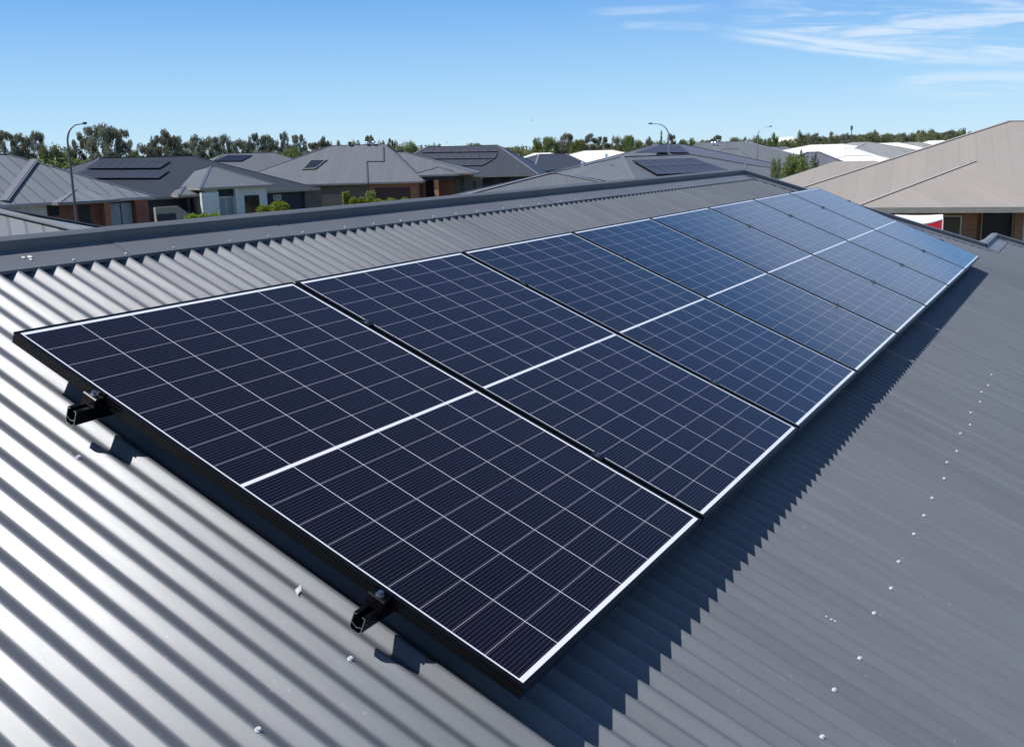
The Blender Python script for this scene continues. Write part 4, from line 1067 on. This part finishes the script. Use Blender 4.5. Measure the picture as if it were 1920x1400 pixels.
def tree_proto(seed, kind, m, nclump=26, nleaf=85, leaf=.022):
    """unit tree: height 1, crown about 1 wide in x and y units of its own"""
    rng = random.Random(seed); vs, fs = [], []; clumps = []
    for k in range(nclump):
        for _ in range(30):
            if kind == 'gum':
                z = rng.uniform(.28, .95); w = .52 * math.sqrt(max(.05, 1 - ((z - .6) / .40) ** 2)) * rng.uniform(.3, 1.1)
            elif kind == 'cone':
                z = rng.uniform(.2, .98); w = .40 * (1.08 - z) * rng.uniform(.3, 1)
            else:
                z = rng.uniform(.18, .93); w = .47 * math.sqrt(max(.02, 1 - ((z - .55) / .46) ** 2)) * rng.uniform(.3, 1)
            a = rng.uniform(0, 6.283); c = Vector((w * math.cos(a), w * math.sin(a), z))
            if all((c - o[0]).length > (.10 if kind == 'gum' else .08) for o in clumps): break
        r = rng.uniform(.085, .15) if kind == 'gum' else rng.uniform(.10, .17)
        if kind == 'cone': r *= .75
        clumps.append((c, r))
    for c, r in clumps:
        for q in range(nleaf):
            d = Vector((rng.gauss(0, 1), rng.gauss(0, 1), rng.gauss(0, .8))).normalized() * r * (rng.random() ** .4)
            d.z *= .62 if kind == 'gum' else .8
            rnd_leaf(rng, vs, fs, c + d, leaf)
    crown = mesh_of('crown', vs, fs, m)
    mb = MB()
    lean = Vector((rng.uniform(-.04, .04), rng.uniform(-.04, .04), 0))
    fork = .34 if kind == 'gum' else .25
    mb.tube([(0, 0, 0), lean * .5 + Vector((0, 0, fork * .5)), lean + Vector((0, 0, fork)), lean * 1.5 + Vector((0, 0, .72))], [.030, .024, .019, .006], 7)
    for c, r in clumps[:11]:
        st = lean + Vector((0, 0, fork * rng.uniform(.8, 1.4))); mid = (st + c) / 2 + Vector((0, 0, -.03)); mb.tube([st, mid, c], [.013, .009, .003], 5)
    tr = mb.build('trunk', M_bark); trunk = tr.data; bpy.data.objects.remove(tr)
    return crown, trunk
PROT = {'gum': [tree_proto(s, 'gum', M_gum, 46, 190, .023) for s in (3, 8, 15, 18)],
        'green': [tree_proto(s, 'round', M_green, 46, 190, .025) for s in (21, 27)],
        'olive': [tree_proto(s, 'round', M_olive, 46, 190, .025) for s in (33, 39, 44)],
        'cone': [tree_proto(s, 'cone', M_olive, 36, 150, .024) for s in (51, 57)]}
trng = random.Random(5)
def tree(x, ytop, wpx, d, kind, label, group='trees along the skyline', name='tree'):
    p = at(x, ytop, d=d); H = p.z; W_ = wpx * d / F
    crown, trunk = trng.choice(PROT[kind])
    root = empty(name, (p.x, p.y, 0), (0, 0, trng.uniform(0, 6.28))); tag(root, label, 'tree', group)
    for nm, me in (('trunk', trunk), ('crown', crown)):
        o = bpy.data.objects.new(nm, me); col.objects.link(o); o.parent = root; o.scale = (W_, W_, H)
    return root
LT = [(6, 243, 46, 150, 'gum', 'dark gum tree cut by the left edge above the ribbed roof'),
 (38, 250, 40, 152, 'gum', 'dark airy gum tree, second from the left edge'),
 (66, 246, 34, 155, 'gum', 'gum tree with ragged top just left of the gap before the lamp'),
 (90, 268, 50, 148, 'olive', 'rounded olive tree at the low gap left of the tall lamp'),
 (122, 278, 40, 150, 'green', 'low green tree directly behind the tall street lamp'),
 (152, 246, 40, 152, 'gum', 'leaning gum tree just right of the tall street lamp head'),
 (182, 233, 62, 150, 'gum', 'tallest dark gum tree, right of the tall street lamp'),
 (217, 239, 50, 151, 'gum', 'tall dark gum tree next right of the tallest one'),
 (250, 282, 30, 154, 'green', 'low green bush tree in the bright gap between tall gums'),
 (280, 262, 44, 152, 'gum', 'left shoulder gum of the wide dome shaped clump'),
 (300, 243, 58, 151, 'gum', 'peak gum tree of the wide dome shaped clump'),
 (328, 254, 46, 153, 'gum', 'right shoulder gum of the wide dome shaped clump'),
 (362, 253, 46, 156, 'gum', 'flat topped gum tree right of the dome shaped clump'),
 (388, 256, 40, 158, 'gum', 'gum tree above the charcoal roof\'s right end'),
 (414, 253, 40, 160, 'gum', 'gum tree with raised rounded top over the far grey roof'),
 (442, 262, 44, 165, 'gum', 'lower gum tree over the far grey roof'),
 (476, 248, 26, 168, 'gum', 'slim gum tree standing above its neighbours'),
 (462, 264, 34, 168, 'gum', 'short gum tree left of the slim one'),
 (500, 253, 36, 168, 'gum', 'double headed gum tree right of the slim one'),
 (531, 247, 20, 170, 'gum', 'narrow pointed gum tree left of the skylight roof'),
 (516, 262, 34, 170, 'gum', 'squat gum tree between the double headed and narrow ones'),
 (556, 251, 40, 170, 'gum', 'gum tree with spreading top left of the skylight roof'),
 (548, 278, 44, 150, 'green', 'green rounded bush tree close above the skylight roof slope'),
 (584, 266, 36, 172, 'gum', 'low gum tree above the slope of the skylight roof'),
 (610, 256, 36, 172, 'gum', 'gum tree rising behind the skylight roof ridge left end'),
 (636, 262, 26, 175, 'olive', 'low tree behind the skylight roof ridge, left of the vent'),
 (662, 261, 30, 175, 'olive', 'low tree behind the skylight roof ridge, right of the vent'),
 (691, 252, 26, 175, 'gum', 'brown topped tree behind the skylight roof\'s silver vents'),
 (716, 261, 22, 176, 'olive', 'small tree at the right end of the skylight roof ridge'),
 (733, 258, 22, 176, 'gum', 'small ragged tree right of the skylight roof ridge'),
 (762, 264, 52, 170, 'olive', 'dense olive domed tree between skylight roof and slate roof'),
 (820, 268, 22, 210, 'olive', 'rounded tree top peeping over the slate roof ridge'),
 (886, 270, 60, 230, 'green', 'flat dark tree line top over the slate roof')]
for a in LT: tree(*a)
RT = [(975, 272, 26, 220, 'olive', 'low hedge like tree left of the round green pair'),
 (1008, 260, 30, 200, 'green', 'round green tree, left of the pair by the white roof'),
 (1030, 257, 34, 200, 'green', 'round green tree, right of the pair by the white roof'),
 (1062, 250, 34, 204, 'gum', 'grey brown gum tree with a leaning flat top'),
 (1050, 266, 30, 202, 'gum', 'grey lower gum under the leaning flat topped one'),
 (1084, 262, 34, 198, 'green', 'bright green tree over the broad white roof\'s left end'),
 (1108, 249, 38, 204, 'gum', 'grey green tall rounded tree over the broad white roof'),
 (1132, 255, 30, 204, 'gum', 'grey green tree right of the tall rounded one'),
 (1158, 253, 28, 200, 'olive', 'pointed olive tree over the broad white roof\'s right end'),
 (1180, 254, 26, 202, 'green', 'green tree left of the violet grey roof'),
 (1200, 260, 24, 205, 'olive', 'small olive tree at the violet grey roof\'s left slope'),
 (1219, 256, 16, 210, 'gum', 'small dark tree left of the slim pointed one'),
 (1240, 247, 11, 215, 'cone', 'slim pointed dark tree left of the middle street lamp'),
 (1234, 262, 26, 212, 'olive', 'low tree at the foot of the slim pointed one'),
 (1259, 251, 18, 212, 'gum', 'dark tree touching the middle street lamp pole'),
 (1280, 262, 20, 215, 'green', 'small green tree right of the middle street lamp'),
 (1298, 260, 18, 220, 'green', 'small dark green tree over the grey roofs'),
 (1319, 262, 18, 225, 'gum', 'tiny rounded tree over the ochre wall house roof'),
 (1346, 252, 20, 220, 'gum', 'rounded dark tree alone over the ochre wall house ridge'),
 (1334, 260, 14, 222, 'gum', 'tiny tree touching the lone rounded tree'),
 (1376, 258, 22, 215, 'green', 'green tree right of the lone rounded tree'),
 (1395, 256, 20, 215, 'gum', 'grey green tree left of the farthest street lamp'),
 (1416, 252, 30, 212, 'olive', 'yellow green tree under the farthest street lamp'),
 (1438, 257, 24, 214, 'olive', 'olive tree right of the farthest street lamp'),
 (1452, 250, 16, 240, 'green', 'dark green tree left of the far flat roofed shed'),
 (1478, 262, 26, 235, 'olive', 'pale green tree in front of the far flat shed'),
 (1500, 247, 26, 238, 'cone', 'pointed olive tree right of the far flat shed')]
for a in RT: tree(*a, group='trees over the centre and right roofs')
xx = 1516
kinds = ['olive', 'gum', 'olive', 'cone', 'olive', 'gum']; k = 0
while xx < 1835:
    yt = 252 - (xx - 1516) * .034 + trng.uniform(-4, 4)
    wh = ('above the far shed', 'left of the mast', 'near the mast', 'right of the mast', 'over the warm grey roof', 'over the white roof gap', 'over the small grey roof', 'beside the beige roof slope')[min(7, int((xx - 1516) / 40))]
    ad = (('rounded ', 'ragged ', 'pale ')[k % 3]) + {'olive': 'olive', 'gum': 'grey green', 'cone': 'pointed olive'}[kinds[k % 6]]
    tree(xx, yt, trng.uniform(26, 36), trng.uniform(225, 250), kinds[k % 6], ad + ' tree in the right tree belt, ' + wh, 'dense tree belt on the right')
    xx += trng.uniform(11, 16); k += 1
# leafy tree and palm in front of the white roofs
tree(1493, 291, 62, 62, 'green', 'bright leafy tree in front of the biggest white roof', None)
tree(1504, 279, 18, 78, 'gum', 'thin sparse tree rising behind the bright leafy tree', None)
tree(1456, 292, 24, 66, 'olive', 'small sparse tree left of the bright leafy tree', None)
tree(1528, 283, 16, 74, 'gum', 'small palm like tree against the dark fence wall', None)

# low scrub along the foot of the trees
def scrub(x0, x1, d0, d1, ztop, m, n, seed, leaf=.34):
    rng = random.Random(seed); vs, fs = [], []
    a = at(x0, 320, d=d0); b = at(x1, 300, d=d1)
    for k in range(n):
        u = rng.random(); c = Vector((a.x + (b.x - a.x) * u, a.y + (b.y - a.y) * u, 0))
        h_ = ztop * (.80 + .12 * math.sin(u * 57 + seed) + .08 * math.sin(u * 131 + 2 * seed)) * rng.random() ** .3
        c += Vector((rng.gauss(0, 1.6), rng.gauss(0, 1.6), h_)); rnd_leaf(rng, vs, fs, c, leaf)
    me = mesh_of('scrub', vs, fs, m); o = bpy.data.objects.new('scrub', me); col.objects.link(o); return tag(o, kind='stuff')
for args in ((-80, 470, 144, 160, 6.4, M_green, 22000, 1), (380, 800, 164, 176, 7.0, M_gum, 20000, 2), (780, 1240, 225, 215, 6.9, M_olive, 20000, 3), (1230, 1520, 232, 250, 6.9, M_olive, 14000, 4), (1490, 1900, 255, 262, 7.2, M_olive, 22000, 5)):
    o = scrub(*args); tag(o, {1: 'green scrub under the tall gums on the left', 2: 'grey green scrub behind the skylight roof', 3: 'low tree cover on the horizon at centre', 4: 'tree cover behind the ochre wall house', 5: 'dense tree cover behind the white roofs'}[args[7]], 'scrub')

# garden shrubs in front of the houses
def shrub(name, x0, x1, ytop, d, m, label, zr=None, dens=900, group=None, dome=True):
    rng = random.Random(int(x0)); a = at(x0, ytop, d=d); b = at(x1, ytop, d=d); c = (a + b) / 2; H = c.z; W_ = (b - a).length / 2
    root = empty(name, (c.x, c.y, 0), (0, 0, math.atan2(b.y - a.y, b.x - a.x))); tag(root, label, 'shrub', group)
    vs, fs = [], []; R0 = min(W_, .9)
    for k in range(dens):
        th = rng.uniform(0, 6.283); ph = math.asin(rng.uniform(-.2, 1))
        if dome: c_ = Vector((W_ * math.cos(th) * math.cos(ph), W_ * math.sin(th) * math.cos(ph), H - W_ * 1.0 + W_ * math.sin(ph))) * 1.0
        else:
            u = rng.uniform(-1, 1); c_ = Vector((W_ * u, R0 * .6 * math.cos(th) , 0)); c_.z = (H * (.93 + .07 * math.sin(u * 9 + x0))) * (.45 + .55 * rng.random() ** .4)
        c_ += Vector((rng.gauss(0, .04), rng.gauss(0, .04), rng.gauss(0, .04))); rnd_leaf(rng, vs, fs, c_, .10)
    me = mesh_of('foliage', vs, fs, m); o = bpy.data.objects.new('foliage', me); col.objects.link(o); o.parent = root
    mb = MB(); mb.tube([(0, 0, 0), (0, 0, H * .75)], [.06, .03], 6); mb.build('stem', M_bark, root)
shrub('topiary_ball', 502, 543, 378, 88, M_lime, 'large clipped round lime green bush before the dark garage', dens=1500)
shrub('shrub', 482, 503, 386, 88, M_lime, 'small round yellow green bush left of the large clipped one', dens=700)
shrub('shrub', 642, 654, 360, 95, M_lime, 'narrow upright shrub in front of the slatted fence', dens=900, dome=False)
shrub('hedge', 655, 700, 369, 94, M_lime, 'leafy green hedge left of the brown garage door', dens=1500, dome=False)
shrub('hedge', 700, 775, 372, 93, M_lime, 'low green hedge in front of the brown garage door', dens=2600, dome=False)
shrub('shrub', 686, 702, 358, 97, M_green, 'small tree like shrub beside the orange brick garage corner', dens=600, dome=False)
shrub('hedge', 346, 410, 400, 84, M_lime, 'low yellow hedge in front of the pale green rendered wall', dens=1200, dome=False)
shrub('shrub', 926, 950, 348, 118, M_lime, 'round bright bush under the slate roof near our ridge', dens=900)
